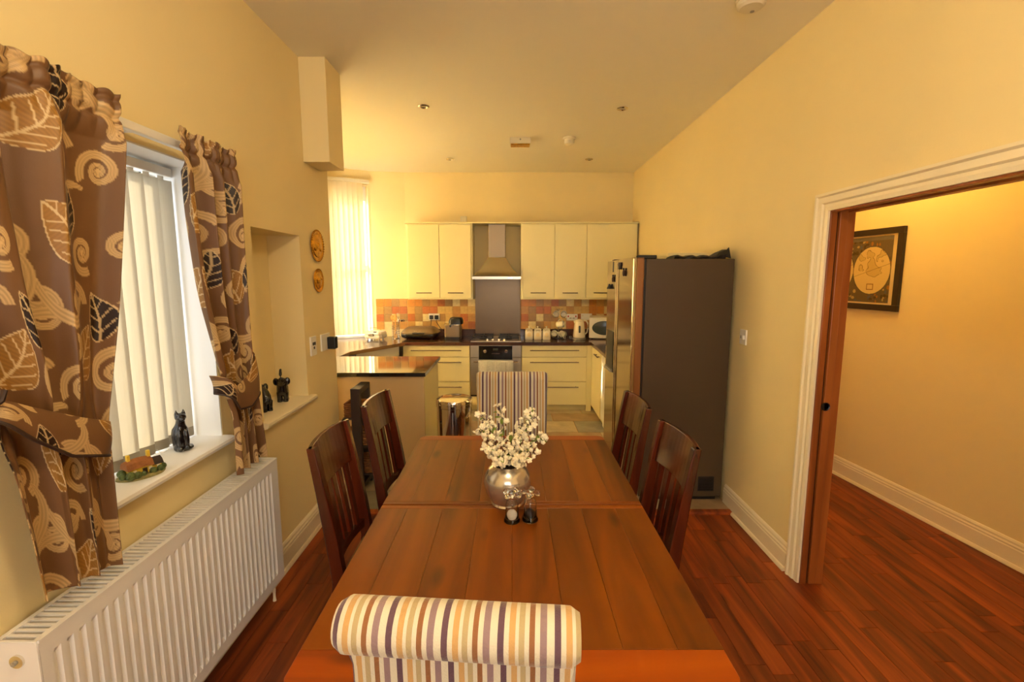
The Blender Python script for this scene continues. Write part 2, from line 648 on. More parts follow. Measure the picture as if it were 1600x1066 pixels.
struct('trim_1', MB().prism([(3.165, 0.0), (3.165, 0.012), (3.172, 0.02), (3.21, 0.022), (3.21, 0.0)], -1.30, 1.55, 'X'), 'floor_plank')

struct('ceiling', MB().box(-2.7, 3.5, -2.3, 6.75, CZ, CZ + 0.15), 'ceil')
# left dining wall: window opening and recessed niche
wl = wall_seg((XL, -2.0), (XL, 3.5), 0, CZ, 0.28, holes=((2 + 1.28, 2 + 2.085, 0.91, 2.11), (2 + 2.44, 2 + 2.99, 0.865, 1.90)))
wl.box(-1.58, -1.50, 2.44, 2.99, 0.865, 1.90)
wall_left = struct('wall_left', wl, 'wall')
struct('trim_2', MB().box(-1.30, -1.135, 3.11, 3.37, 2.36, CZ), 'wall', bev=0.004)
wall_right = struct('wall_right', wall_seg((XR, -2.0), (XR, 6.45), 0, CZ, 0.12, holes=((2 + 0.55, 2 + 2.43, 0, 1.985),), side=-1), 'wall')
wall_back = struct('wall_back', MB().box(-1.38, 1.75, YB, YB + 0.2, 0, CZ), 'wall')
P1, P2, P3 = Vector((-1.38, YB)), Vector((-1.80, 6.285)), Vector((-2.36, 5.975))
wall_bay = struct('wall_bay', wall_seg(P1, P2, 0, CZ, 0.2, side=-1), 'wall')
Lw = (P3 - P2).length
struct('wall_window', wall_seg(P2, P3, 0, CZ, 0.2, holes=((0.03, Lw - 0.03, 0.90, 2.80),), side=-1), 'wall')
struct('wall_side', wall_seg((-2.36, 3.5), (-2.36, 5.975), 0, CZ, 0.2, holes=((0.4, 2.0, 1.05, 2.4),), side=1), 'wall')
struct('wall_return', MB().box(-2.56, -1.58, 3.42, 3.5, 0, CZ), 'wall')
struct('wall_rear', wall_seg((-1.6, -2.0), (1.75, -2.0), 0, CZ, 0.2, holes=((0.75, 2.65, 0.85, 2.35),), side=-1), 'wall')
# hallway beyond the sliding door
Ha, Hb = Vector((3.17, -0.05)), Vector((2.606, 5.2))
hd = (Hb - Ha).normalized()
wall_hall = struct('wall_hall', wall_seg(Ha, Hb, 0, CZ, 0.15, side=-1), 'wall')
struct('wall_hall_end', MB().box(1.75, 2.75, 5.2, 5.35, 0, CZ), 'wall')
struct('wall_hall_start', MB().box(1.75, 3.4, -0.2, -0.05, 0, CZ), 'wall')

# baseboards with moulded profile (offset from wall, height)
PROF = [(0, 0), (0.02, 0), (0.02, 0.105), (0.016, 0.112), (0.018, 0.122), (0.012, 0.13), (0.012, 0.142), (0.006, 0.152), (0, 0.155)]

def baseboard(name, a, b, side, shoe=True):
    a, b = Vector(a), Vector(b)
    d = (b - a).normalized()
    n = Vector((-d.y, d.x)) * side
    mb = MB()
    def run(prof, a, b):
        r = []
        for q in (a, b):
            r.append([(q.x + n.x * o, q.y + n.y * o, h) for o, h in prof])
        mb.loft(r)
    run(PROF, a, b)
    if shoe:
        run([(0.02, 0), (0.034, 0), (0.034, 0.008), (0.028, 0.02), (0.02, 0.022)], a, b if shoe is True else shoe)
    return struct(name, mb, 'white')
baseboard('baseboard_left', (XL, -2.0), (XL, 3.5), -1)
baseboard('baseboard_right', (XR, 2.52), (XR, 3.33), 1, shoe=Vector((XR, 3.165)))
baseboard('baseboard_hall', Ha, Hb, 1)

# door casing: mitred moulded architrave on the dining side
CAS = [(0, 0), (0, 0.010), (0.018, 0.014), (0.032, 0.012), (0.040, 0.019), (0.066, 0.021), (0.074, 0.028), (0.086, 0.028), (0.088, 0.0)]
def casing():
    # path: far jamb up, along the head, down the near jamb; profile x = distance from opening
    yi0, yi1, zi = 0.565, 2.415, 1.972
    mb = MB()
    def ring(corner):
        out = []
        for w, t in CAS:
            if corner == 0: out.append((XR - t, yi1 + w, 0.0))
            if corner == 1: out.append((XR - t, yi1 + w, zi + w))
            if corner == 2: out.append((XR - t, yi0 - w, zi + w))
            if corner == 3: out.append((XR - t, yi0 - w, 0.0))
        return out
    mb.loft([ring(k) for k in range(4)])
    return mb
trim = struct('trim_3', casing(), 'white')
# hardwood lining with the pocket slot
lin_mb = MB().box(XR, 1.592, 2.405, 2.43, 0, 1.985).box(1.642, 1.68, 2.405, 2.43, 0, 1.985)
lin_mb.box(XR, 1.592, 0.575, 2.405, 1.963, 1.985).box(1.642, 1.68, 0.575, 2.405, 1.963, 1.985).box(XR, 1.68, 0.55, 0.575, 0, 1.985)
struct('trim_4', lin_mb, 'door_wood', bev=0.002)
pk = MB().box(1.592, 1.642, 2.42, 2.43, 0.0, 1.978).box(1.592, 1.642, 0.58, 2.42, 1.978, 1.984)
struct('slot_shade', pk, 'black')  # black strips stand in for the shade inside the open slot
door = thing('door_1', 'hardwood sliding pocket door mostly pushed back into the wall slot', 'door', (1.62, 2.41, 0.004))
del door['category']
door['kind'] = 'structure'
put('door_leaf', MB().box(1.601, 1.640, 2.398, 2.418, 0.004, 1.975), 'door_wood', door, bev=0.003)
dp = put('finger_pull', MB().lathe([(0.0, -0.001), (0.017, -0.001), (0.022, -0.004), (0.022, 0.001), (0.0, 0.001)], (1.609, 2.399, 0.99), 20, 'Y'), 'black', door, smooth=True)

# ------------------------------------------------------------------ dining window
w1 = thing('window_1', 'white framed dining window behind the vertical blind', 'window', (-1.54, 1.55, 0.91))
del w1['category']
w1['kind'] = 'structure'
fr = MB()
for (y0, y1, z0, z1) in ((1.28, 1.34, 0.93, 2.11), (2.025, 2.085, 0.93, 2.11), (1.28, 2.085, 0.93, 0.99), (1.28, 2.085, 2.05, 2.11), (1.66, 1.71, 0.99, 2.05)):
    fr.box(-1.57, -1.52, y0, y1, z0, z1)
put('window_frame', fr, 'upvc', w1, bev=0.003)
put('pane', MB().box(-1.55, -1.545, 1.34, 1.66, 0.99, 2.05), 'pane', w1)
put('pane', MB().box(-1.55, -1.545, 1.71, 2.025, 0.99, 2.05), 'pane', w1)
sill_mb = MB().prism([(-1.52, 0.91), (-1.52, 0.945), (-1.262, 0.945), (-1.250, 0.940), (-1.246, 0.930), (-1.250, 0.918), (-1.262, 0.912), (-1.28, 0.91)], 1.26, 2.09, 'Y')
struct('window_sill', sill_mb, 'sill', smooth=True)
# white painted window reveal lining
struct('trim_6', MB().box(-1.52, -1.302, 2.079, 2.085, 0.945, 2.105).box(-1.52, -1.302, 1.28, 1.286, 0.945, 2.105).box(-1.52, -1.302, 1.28, 2.085, 2.104, 2.11), 'sill')
# niche ledge
struct('niche_sill', MB().prism([(-1.50, 0.865), (-1.50, 0.90), (-1.268, 0.90), (-1.258, 0.894), (-1.256, 0.882), (-1.262, 0.870), (-1.275, 0.865)], 2.40, 3.03, 'Y'), 'white', smooth=True)
nl = thing('niche_spotlight', 'small chrome spotlight recessed in the top of the wall niche', 'spotlight', (-1.40, 2.56, 1.90))
put('ring', MB().lathe([(0.022, 0.0), (0.036, 0.0), (0.038, -0.005), (0.030, -0.009), (0.022, -0.004)], (-1.40, 2.56, 1.90), 20, cap=False), 'chrome', nl, smooth=True)
put('bulb', MB().lathe([(0.0, -0.003), (0.022, -0.003), (0.022, 0.0)], (-1.40, 2.56, 1.90), 16), 'greyplastic', nl)

# vertical blind of the dining window
bl = thing('vertical_blind', 'cream vertical fabric blind hanging in the dining window recess', 'blind', (-1.44, 1.55, 0.96))
put('head_rail', MB().box(-1.462, -1.418, 1.29, 2.075, 2.06, 2.095), 'plastic', bl, bev=0.003)
slat0 = None
nsl = 10
ang = math.radians(-24)
chain = []
for i in range(nsl):
    cy = 1.330 + i * 0.0780
    if slat0 is None:
        pts = [(0.006 * (1 - (q / 4) ** 2), q / 4 * 0.0445) for q in range(-4, 5)]
        out = pts + [(a + 0.0012, b) for a, b in reversed(pts)]
        slat0 = put('slat', MB().prism(out, 0.0, 1.055, 'Z'), 'blind', bl, local=True)
        slat0.location = (0, cy - 1.55, 0.990 - 0.96)
        slat0.rotation_euler = (0, 0, ang)
        wt0 = put('weight', MB().prism([(a * 1.0 + 0.0005, b * 0.97) for a, b in pts] + [(a + 0.0035, b * 0.97) for a, b in reversed(pts)], -0.038, 0.002, 'Z'), 'greyplastic', slat0, local=True)
        hk0 = put('hanger', MB().box(-0.004, 0.004, -0.012, 0.012, 1.05, 1.075), 'plastic', slat0, local=True)
    else:
        s2 = dup(slat0, loc=(0, cy - 1.55, 0.990 - 0.96), rotz=ang, parent=bl)
    chain.append(cy)
ch = MB()
for i in range(nsl - 1):
    for k in range(9):
        t = k / 8
        yy = chain[i] + (chain[i + 1] - chain[i]) * t + 0.024
        zz = 0.972 - 0.022 * (1 - (2 * t - 1) ** 2)
        ch.ball((-1.402, yy, zz), 0.0028, 6, 4)
put('link_chain', ch, 'plastic', bl, smooth=True)

# curtain rail
rl = thing('curtain_rail', 'white curtain rail fixed above the dining window', 'curtain rail', (-1.28, 1.55, 2.14))
put('rail', MB().box(-1.252, -1.226, 0.85, 2.19, 2.12, 2.15), 'plastic', rl, bev=0.004)
for yy in (1.12, 1.66, 2.10):
    put('bracket', MB().box(-1.30, -1.252, yy - 0.012, yy + 0.012, 2.125, 2.145), 'plastic', rl)

# ------------------------------------------------------------------ patterned curtains
def pattern(u, v):
    """woven leaf and scroll design; u,v fabric metres -> linear rgb"""
    base = np.array(rgb(108, 74, 44)[:3])
    tan = np.array(rgb(196, 160, 108)[:3])
    gold = np.array(rgb(152, 106, 44)[:3])
    darkc = np.array(rgb(40, 20, 8)[:3])
    lightc = np.array(rgb(200, 170, 124)[:3])
    u, v = u / 1.4, v / 1.4
    col = np.tile(base, (u.size, 1))
    PU, PV = 0.33, 0.42
    def wrap(cu, cv):
        k = np.round((v - cv) / PV)
        du = u - cu - (k % 2) * PU * 0.5
        du = (du + PU / 2) % PU - PU / 2
        return du, v - cv - k * PV
    def spiral(cu, cv, R, th0, sgn):
        x, y = wrap(cu, cv)
        r = np.hypot(x, y) + 1e-6
        th = (sgn * np.arctan2(y, x) - th0) % (2 * PI)
        hit = np.zeros(u.size, bool)
        edge = np.zeros(u.size)
        for k in range(3):
            ph = th + 2 * PI * k
            ra = R * np.exp(-ph / (2 * PI) * 0.95)
            w = 0.17 * ra + 0.0025
            q = (r - ra) / w
            h = (np.abs(q) < 1) & (ph < 4.3 * PI)
            edge = np.where(h, q, edge)
            hit |= h
        hit |= r < R * 0.13
        tone = 0.82 + 0.18 * np.cos(edge * 9)
        col[hit] = tan * tone[hit][:, None]
    def arc(cu, cv, R, a0, a1, w):
        x, y = wrap(cu, cv)
        r = np.hypot(x, y)
        th = (np.arctan2(y, x) - a0) % (2 * PI)
        span = (a1 - a0) % (2 * PI)
        ww = w * (0.35 + 0.65 * np.sin(PI * np.clip(th / span, 0, 1)))
        q = (r - R) / ww
        h = (np.abs(q) < 1) & (th < span)
        tone = 0.82 + 0.18 * np.cos(q * 9)
        col[h] = tan * tone[h][:, None]
    def leaf(cu, cv, L, Wd, ang_, c, vein):
        x, y = wrap(cu, cv)
        p = x * math.cos(ang_) + y * math.sin(ang_)
        q = -x * math.sin(ang_) + y * math.cos(ang_)
        q = q + 0.10 * L * np.sin(PI * (p / L + 0.5)) - 0.05 * L
        t = np.clip(p / L + 0.5, 0, 1)
        hw = Wd * np.sin(PI * t ** 0.75) ** 0.8
        ins = (np.abs(p) < L / 2) & (np.abs(q) < hw)
        col[ins] = c * (0.9 + 0.1 * np.cos(p[ins] * 900))[:, None]
        vn = ins & ((np.abs(q) < 0.0024) | (np.abs(((p - np.abs(q) * 0.9) / 0.024) % 1.0 - 0.5) < 0.075) & (np.abs(q) < hw * 0.8))
        col[vn] = vein
        rim = ins & (np.abs(q) > hw - 0.003)
        col[rim] = lightc
    spiral(0.06, 0.06, 0.055, 0.4, 1)
    spiral(0.175, 0.045, 0.045, 2.6, -1)
    spiral(0.11, 0.185, 0.050, 3.4, -1)
    spiral(0.255, 0.20, 0.046, 0.0, 1)
    spiral(0.06, 0.315, 0.042, 5.2, 1)
    spiral(0.30, 0.30, 0.040, 1.0, -1)
    spiral(0.205, 0.125, 0.032, 4.0, 1)
    arc(0.12, 0.10, 0.085, 0.2, 2.4, 0.012)
    arc(0.20, 0.26, 0.095, 3.3, 5.9, 0.013)
    arc(0.02, 0.25, 0.08, 4.6, 6.9, 0.011)
    arc(0.28, 0.36, 0.07, 1.2, 3.9, 0.011)
    leaf(0.285, 0.105, 0.125, 0.048, 0.9, gold, lightc)
    leaf(0.165, 0.335, 0.130, 0.050, 2.2, gold, lightc)
    leaf(0.245, 0.375, 0.115, 0.034, 1.3, darkc, lightc * 0.8)
    leaf(0.02, 0.175, 0.105, 0.032, 1.9, darkc, lightc * 0.8)
    return col

def sheet(name, pos, nu, nv, fu, fv, mat, parent, thick=0.0025):
    """pos(s,t)->(x,y,z) arrays; fabric coords fu(s,t), fv(s,t)"""
    s, t = np.meshgrid(np.linspace(0, 1, nu), np.linspace(0, 1, nv))
    s, t = s.ravel(), t.ravel()
    X, Y, Z = pos(s, t)
    off = WL[parent.name] if parent is not None else Vector((0, 0, 0))
    co = np.stack([X - off.x, Y - off.y, Z - off.z], 1)
    idx = np.arange(nu * nv).reshape(nv, nu)
    q = np.stack([idx[:-1, :-1].ravel(), idx[:-1, 1:].ravel(), idx[1:, 1:].ravel(), idx[1:, :-1].ravel()], 1)
    me = bpy.data.meshes.new(name)
    me.from_pydata(co.tolist(), [], q.tolist())
    me.polygons.foreach_set('use_smooth', np.ones(len(q), bool))
    col = np.ones((nu * nv, 4), np.float32)
    col[:, :3] = pattern(fu(s, t), fv(s, t))
    at = me.color_attributes.new('Col', 'FLOAT_COLOR', 'POINT')
    at.data.foreach_set('color', col.ravel())
    me.materials.append(M[mat])
    o = bpy.data.objects.new(name, me)
    C.objects.link(o)
    if parent is not None:
        o.parent = parent
    WL[o.name] = off
    md = o.modifiers.new('thickness', 'SOLIDIFY')
    md.thickness = thick
    md.offset = 0
    return o

def interp(z, pts):
    zs = np.array([p[0] for p in pts][::-1])
    ys = np.array([p[1] for p in pts][::-1])
    return np.interp(z, zs, ys)

def smooth_interp(z, pts):
    acc = 0
    for d in (-0.06, -0.03, 0, 0.03, 0.06):
        acc = acc + interp(z + d, pts)
    return acc / 5

def make_curtain(left, right, ztop, zbot, nfold, fabw, label, seed, phase, x0=-1.175, tie=None, zb_slope=0.0, crease=None):
    root = thing('curtain', label, 'curtain', (x0, (left[-1][1] + right[-1][1]) / 2, zbot))
    def pos(s, t):
        z = ztop - t * (ztop - zbot)
        yl, yr = smooth_interp(z, left), smooth_interp(z, right)
        # pencil pleat heading at the top, broad folds below
        hd_ = np.clip((ztop - z) / 0.14, 0, 1)
        blend = hd_ ** 3
        w = yr - yl
        ss = s + 0.03 * np.sin(2 * PI * s * 1.7 + seed)
        fold = np.sin(2 * PI * nfold * ss + phase + 0.5 * np.sin(3 * z + seed))
        fold2 = np.sin(2 * PI * nfold * 2.3 * ss + seed * 2)
        ampl = 0.034 * np.clip(w / 0.36, 0.5, 1.1)
        xx = x0 + blend * (ampl * fold + 0.007 * fold2) + (1 - blend) * (0.009 * np.abs(np.sin(PI * nfold * 5 * s + seed)) + 0.012 * fold)
        # gather band lines
        xx = xx - 0.010 * np.exp(-((ztop - z - 0.070) / 0.010) ** 2) - 0.006 * np.exp(-((ztop - z - 0.02) / 0.008) ** 2)
        if crease:
            xx = xx - 0.035 * blend * np.exp(-((s - crease) / 0.035) ** 2)
        if tie:
            xx = xx - 0.012 * np.exp(-((z - tie) / 0.06) ** 2) * fold
        yy = yl + w * s + blend * 0.012 * np.cos(2 * PI * nfold * ss + phase) * np.sin(PI * s)
        zz = z + t * zb_slope * (s - 0.5) + 0.004 * (1 - blend) * np.sin(2 * PI * nfold * 4 * s)
        return xx, yy, zz
    fu = lambda s, t: s * fabw + seed * 0.37
    fv = lambda s, t: (1 - t) * (ztop - zbot) + seed * 0.11
    drop = sheet('drape', pos, int(fabw / 0.0032), int((ztop - zbot) / 0.0036), fu, fv, 'curtain', root)
    return root, pos

cl, posL = make_curtain([(2.19, 0.90), (1.9, 0.90), (1.6, 0.94), (1.36, 1.03), (1.2, 1.06), (0.80, 1.10)],
                        [(2.19, 1.505), (1.9, 1.462), (1.56, 1.412), (1.25, 1.345), (1.12, 1.342), (0.80, 1.330)],
                        2.185, 0.825, 3.0, 0.86, 'brown leaf and scroll curtain pulled back by a wide folded tieback with dark edge cord', 1.0, 1.2, zb_slope=-0.05, tie=1.25, crease=0.70)
cr_, posR = make_curtain([(2.19, 1.755), (1.88, 1.765), (1.58, 1.795), (1.25, 1.885), (1.05, 1.955), (0.80, 1.945)],
                         [(2.19, 2.130), (1.85, 2.125), (1.5, 2.116), (1.29, 2.118), (1.04, 2.155), (0.79, 2.185)],
                         2.172, 0.815, 3.6, 0.70, 'brown leaf and scroll curtain gathered by a snug tieback beside the wall niche', 2.3, 0.4, zb_slope=0.0, tie=1.2)

def tieback(parent, top, low, x_front, x_back, fabseed, holdname):
    """band of cloth wrapped round the front of the drape; top/low: lists of (y,z)"""
    n = 60
    ty = np.array([p[0] for p in top]); tz = np.array([p[1] for p in top])
    ly = np.array([p[0] for p in low]); lz = np.array([p[1] for p in low])
    kt = np.linspace(0, 1, len(top)); kl = np.linspace(0, 1, len(low))
    def pos(s, t):
        y0, z0 = np.interp(s, kt, ty), np.interp(s, kt, tz)
        y1, z1 = np.interp(s, kl, ly), np.interp(s, kl, lz)
        y = y0 + (y1 - y0) * t
        z = z0 + (z1 - z0) * t
        edge = np.minimum(s, 1 - s)
        wrap_ = np.sqrt(np.clip(1 - (1 - np.clip(edge / 0.16, 0, 1)) ** 2, 0, 1))
        x = x_back + (x_front - x_back) * wrap_ + 0.006 * np.sin(PI * t)
        return x, y, z
    fu = lambda s, t: s * 0.42 + fabseed
    fv = lambda s, t: (1 - t) * 0.16 + fabseed * 0.6 + 0.12 * s
    tb = sheet('tieback', pos, 150, 60, fu, fv, 'curtain', parent, 0.004)
    pts = []
    for k in range(41):
        s = np.array([k / 40.0])
        a = pos(s, np.array([1.0]))
        pts.append((float(a[0][0]) + 0.002, float(a[1][0]), float(a[2][0])))
    off = WL[parent.name]
    put('edge_cord', MB().tube([tuple(Vector(p) - off) for p in pts], 0.0045, 6), 'cord', tb, local=True, smooth=True)
    return tb

tieback(cl, [(1.015, 1.392), (1.10, 1.345), (1.22, 1.285), (1.345, 1.232)], [(1.010, 1.352), (1.09, 1.270), (1.18, 1.195), (1.335, 1.138)], -1.128, -1.20, 0.31, 'hook')
tieback(cr_, [(1.868, 1.262), (1.93, 1.205), (2.02, 1.235), (2.125, 1.330)], [(1.885, 1.185), (1.94, 1.105), (2.03, 1.095), (2.140, 1.150)], -1.130, -1.20, 0.77, 'hook')
hk = thing('tieback_hook', 'dark metal hook on the wall holding the wide folded tieback', 'hook', (-1.30, 1.012, 1.37))
put('plate', MB().lathe([(0, 0), (0.018, 0), (0.018, 0.006), (0, 0.008)], (-1.30, 1.006, 1.37), 14, 'X'), 'cord', hk, smooth=True)
put('arm', MB().tube([(-1.294, 1.006, 1.37), (-1.20, 1.006, 1.37), (-1.14, 1.004, 1.37), (-1.118, 1.008, 1.373), (-1.110, 1.018, 1.383), (-1.110, 1.026, 1.405)], 0.006, 8), 'cord', hk, smooth=True)

# ------------------------------------------------------------------ radiator
rd = thing('radiator', 'long white ribbed panel radiator under the dining window', 'radiator', (-1.23, 1.675, 0.13))
RY0, RY1, RZ0, RZ1 = 1.075, 2.285, 0.135, 0.755
def rad_panel(xf, sgn):
    prof = [(RY0, 0)]
    pitch = 0.0365
    n = int((RY1 - RY0 - 0.05) / pitch)
    y0 = RY0 + 0.03
    mb = MB()
    rows = [(RZ0, 0.0), (RZ0 + 0.045, 0.0), (RZ0 + 0.06, 1.0), (RZ1 - 0.06, 1.0), (RZ1 - 0.045, 0.0), (RZ1, 0.0)]
    ys = [(RY0, 0)]
    for i in range(n):
        b = y0 + i * pitch
        ys += [(b, 0), (b + 0.005, -0.010), (b + 0.018, -0.010), (b + 0.023, 0)]
    ys += [(RY1, 0)]
    rings = []
    for z, k in rows:
        rings.append([(xf + sgn * d * k, yy, z) for yy, d in ys])
    m = len(ys)
    v = [p for r in rings for p in r]
    f = [(a * m + i, a * m + i + 1, (a + 1) * m + i + 1, (a + 1) * m + i) for a in range(len(rows) - 1) for i in range(m - 1)]
    mb.add(v, f)
    return mb
put('front_panel', rad_panel(-1.168, 1).box(-1.183, -1.1695, RY0, RY1, RZ0, RZ0 + 0.02).box(-1.183, -1.1695, RY0, RY1, RZ1 - 0.02, RZ1 - 0.003), 'radiator', rd)
put('back_panel', MB().box(-1.275, -1.262, RY0, RY1, RZ0, RZ1), 'radiator', rd)
put('side_panel', MB().box(-1.275, -1.17, RY0 - 0.004, RY0 + 0.002, RZ0 + 0.01, RZ1 + 0.006), 'radiator', rd, bev=0.001)
put('side_panel', MB().box(-1.275, -1.17, RY1 - 0.002, RY1 + 0.004, RZ0 + 0.01, RZ1 + 0.006), 'radiator', rd, bev=0.001)
gr = MB()
gz0, gz1 = RZ1 - 0.002, RZ1 + 0.006
gr.box(-1.182, -1.166, RY0, RY1, gz0, gz1).box(-1.275, -1.262, RY0, RY1, gz0, gz1)
ng = 62
for i in range(ng + 1):
    yy = RY0 + i * (RY1 - RY0) / ng
    gr.box(-1.27, -1.175, yy - 0.0048, yy + 0.0048, gz0, gz1 - 0.001)
put('top_grille', gr, 'radiator', rd)['kind'] = 'stuff'
fin = MB()
for i in range(56):
    yy = RY0 + 0.02 + i * 0.021
    fin.box(-1.262, -1.18, yy, yy + 0.002, RZ0 + 0.05, RZ1 - 0.05)
put('convector_fins', fin, 'greyplastic', rd)['kind'] = 'stuff'
vp = put('vent_plug', MB().lathe([(0.017, 0), (0.017, -0.006), (0.012, -0.008), (0.0, -0.008)], (-1.22, RY0 - 0.004, RZ1 - 0.045), 16, 'Y'), 'chrome', rd, smooth=True)
put('vent_screw', MB().lathe([(0.006, 0), (0.006, -0.006), (0, -0.006)], (-1.22, RY0 - 0.012, RZ1 - 0.045), 8, 'Y'), 'greyplastic', vp)
put('pipe', MB().tube([(-1.22, RY1 - 0.02, RZ0 + 0.03), (-1.22, RY1 - 0.015, 0.06), (-1.22, RY1 - 0.015, 0.0)], 0.009, 10), 'white', rd, smooth=True)
put('pipe', MB().tube([(-1.22, RY0 + 0.02, RZ0 + 0.03), (-1.22, RY0 + 0.015, 0.0)], 0.009, 10), 'white', rd, smooth=True)
for yy in (1.25, 2.08):
    put('wall_bracket', MB().box(-1.30, -1.275, yy, yy + 0.03, 0.2, 0.7), 'white', rd)

# ------------------------------------------------------------------ figurines
def remeshed(name, mb, mat, vox, parent=None, loc=None, rot=0):
    o = put(name, mb, mat, parent, smooth=True, local=True)
    md = o.modifiers.new('fuse', 'REMESH')
    md.mode = 'VOXEL'
    md.voxel_size = vox
    md.use_smooth_shade = True
    sm = o.modifiers.new('soften', 'SMOOTH')
    sm.iterations = 6
    sm.factor = 0.5
    if loc:
        o.location = loc
        WL[o.name] = Vector(loc)
    o.rotation_euler = (0, 0, rot)
    return o

def oval_stack(secs, n=20):
    return MB().loft([[(cx + rx * math.cos(2 * PI * i / n), cy + ry * math.sin(2 * PI * i / n), z) for i in range(n)] for (z, cx, cy, rx, ry) in secs])

cat = oval_stack([(0.0, 0, 0, 0.024, 0.026), (0.008, 0, 0, 0.028, 0.030), (0.04, 0, 0.002, 0.029, 0.032), (0.07, 0, 0.006, 0.031, 0.032), (0.09, 0, 0.004, 0.028, 0.029),
                  (0.105, 0, -0.002, 0.020, 0.021), (0.118, 0, -0.007, 0.0165, 0.017), (0.130, 0, -0.010, 0.016, 0.017)])
cat.ball((0, -0.014, 0.142), (0.021, 0.023, 0.017))
cat.ball((0, -0.034, 0.137), (0.010, 0.010, 0.008))
for s_ in (-1, 1):
    cat.lathe([(0.009, 0), (0.006, 0.012), (0.001, 0.026)], (s_ * 0.013, -0.010, 0.150), 10)
    cat.ball((s_ * 0.013, -0.022, 0.012), (0.011, 0.016, 0.012))
    cat.ball((s_ * 0.012, -0.026, 0.05), (0.010, 0.009, 0.042))
cat.tube([(0.026, 0.012, 0.012), (0.036, -0.002, 0.012), (0.032, -0.018, 0.011), (0.018, -0.030, 0.010)], 0.007, 8)
cato = remeshed('cat_figurine', cat, 'figurine', 0.0028, loc=(-1.355, 1.895, 0.945), rot=math.radians(55))
tag(cato, 'glossy black seated cat figurine on the white window sill', 'figurine')

def elephant():
    mb = oval_stack([(0.045, 0, 0, 0.028, 0.040), (0.06, 0, 0, 0.034, 0.046), (0.09, 0, -0.004, 0.033, 0.044), (0.115, 0, -0.012, 0.028, 0.036), (0.135, 0, -0.02, 0.020, 0.026)])
    for sx in (-1, 1):
        mb.lathe([(0.016, 0), (0.014, 0.02), (0.017, 0.06)], (sx * 0.017, -0.020, 0), 12)
        mb.lathe([(0.016, 0), (0.014, 0.02), (0.017, 0.06)], (sx * 0.017, 0.022, 0), 12)
    mb.ball((0, -0.036, 0.128), (0.024, 0.026, 0.026))
    for sx in (-1, 1):
        mb.ball((sx * 0.032, -0.028, 0.128), (0.017, 0.008, 0.024))
    mb.tube([(0, -0.055, 0.13), (0, -0.068, 0.15), (0, -0.068, 0.175), (0, -0.060, 0.195), (0, -0.050, 0.205), (0, -0.042, 0.202)], [0.016, 0.013, 0.010, 0.008, 0.007, 0.006], 10)
    mb.tube([(0, 0.042, 0.085), (0, 0.050, 0.07), (0, 0.050, 0.05)], [0.005, 0.004, 0.004], 6)
    return mb
e1 = remeshed('elephant_figurine', elephant(), 'figurine', 0.0033, loc=(-1.395, 2.635, 0.90), rot=math.radians(-118))
tag(e1, 'black elephant figurine with raised trunk in the niche, nearer the curtain', 'figurine', 'elephant figurines in the niche')
e2 = remeshed('elephant_figurine', elephant(), 'figurine', 0.0033, loc=(-1.395, 2.855, 0.90), rot=math.radians(20))
tag(e2, 'black elephant figurine with raised trunk and spread ears, nearer the brass plates', 'figurine', 'elephant figurines in the niche')

ct = thing('cottage_ornament', 'painted miniature thatched cottage with bushes on the window sill', 'ornament', (-1.326, 1.645, 0.945), math.radians(62))
def cp(name, mb, mat, **kw):
    return put(name, mb, mat, ct, local=True, **kw)
cp('base', MB().loft([[(0.075 * k * math.cos(a) * (1 + .08 * math.sin(3 * a)), 0.048 * k * math.sin(a), z) for a in [2 * PI * i / 20 for i in range(20)]] for k, z in ((1, 0), (1, 0.007), (0.92, 0.012))]), 'grassbase', smooth=True)
cp('wall', MB().box(-0.045, 0.028, -0.022, 0.022, 0.01, 0.042).box(0.024, 0.055, -0.018, 0.02, 0.01, 0.036), 'yellowwall', bev=0.002)
cp('roof', MB().loft([[(-0.054 + i * 0.009, y_ * (1), z_ + 0.004 * math.sin(i * .35)) for y_, z_ in ((-0.030, 0.036), (-0.020, 0.056), (0, 0.066), (0.020, 0.056), (0.030, 0.036))] for i in range(10)]), 'thatch', smooth=True)
cp('roof', MB().loft([[(0.024 + i * 0.009, y_, z_) for y_, z_ in ((-0.024, 0.032), (-0.014, 0.048), (0, 0.056), (0.014, 0.048), (0.024, 0.032))] for i in range(5)]), 'rack_wood', smooth=True)
for xx in (-0.040, 0.022):
    cp('chimney', MB().box(xx - 0.005, xx + 0.005, -0.006, 0.006, 0.05, 0.086), 'yellowwall', bev=0.001)
cp('doorway', MB().box(-0.008, 0.006, -0.025, -0.021, 0.01, 0.032), 'rack_wood')
for xx in (-0.032, 0.016, 0.042):
    cp('window', MB().box(xx - 0.005, xx + 0.005, -0.0245, -0.0215, 0.022, 0.032), 'ivory')
for (xx, yy, rr) in ((-0.05, -0.034, 0.015), (-0.03, -0.038, 0.013), (-0.012, -0.036, 0.010), (0.02, -0.034, 0.012), (0.045, -0.03, 0.012), (0.062, -0.012, 0.011), (-0.063, -0.01, 0.013), (-0.055, 0.02, 0.014)):
    cp('bush', MB().ball((xx, yy, 0.008 + rr * 0.8), rr, 10, 8), 'bush', smooth=True)

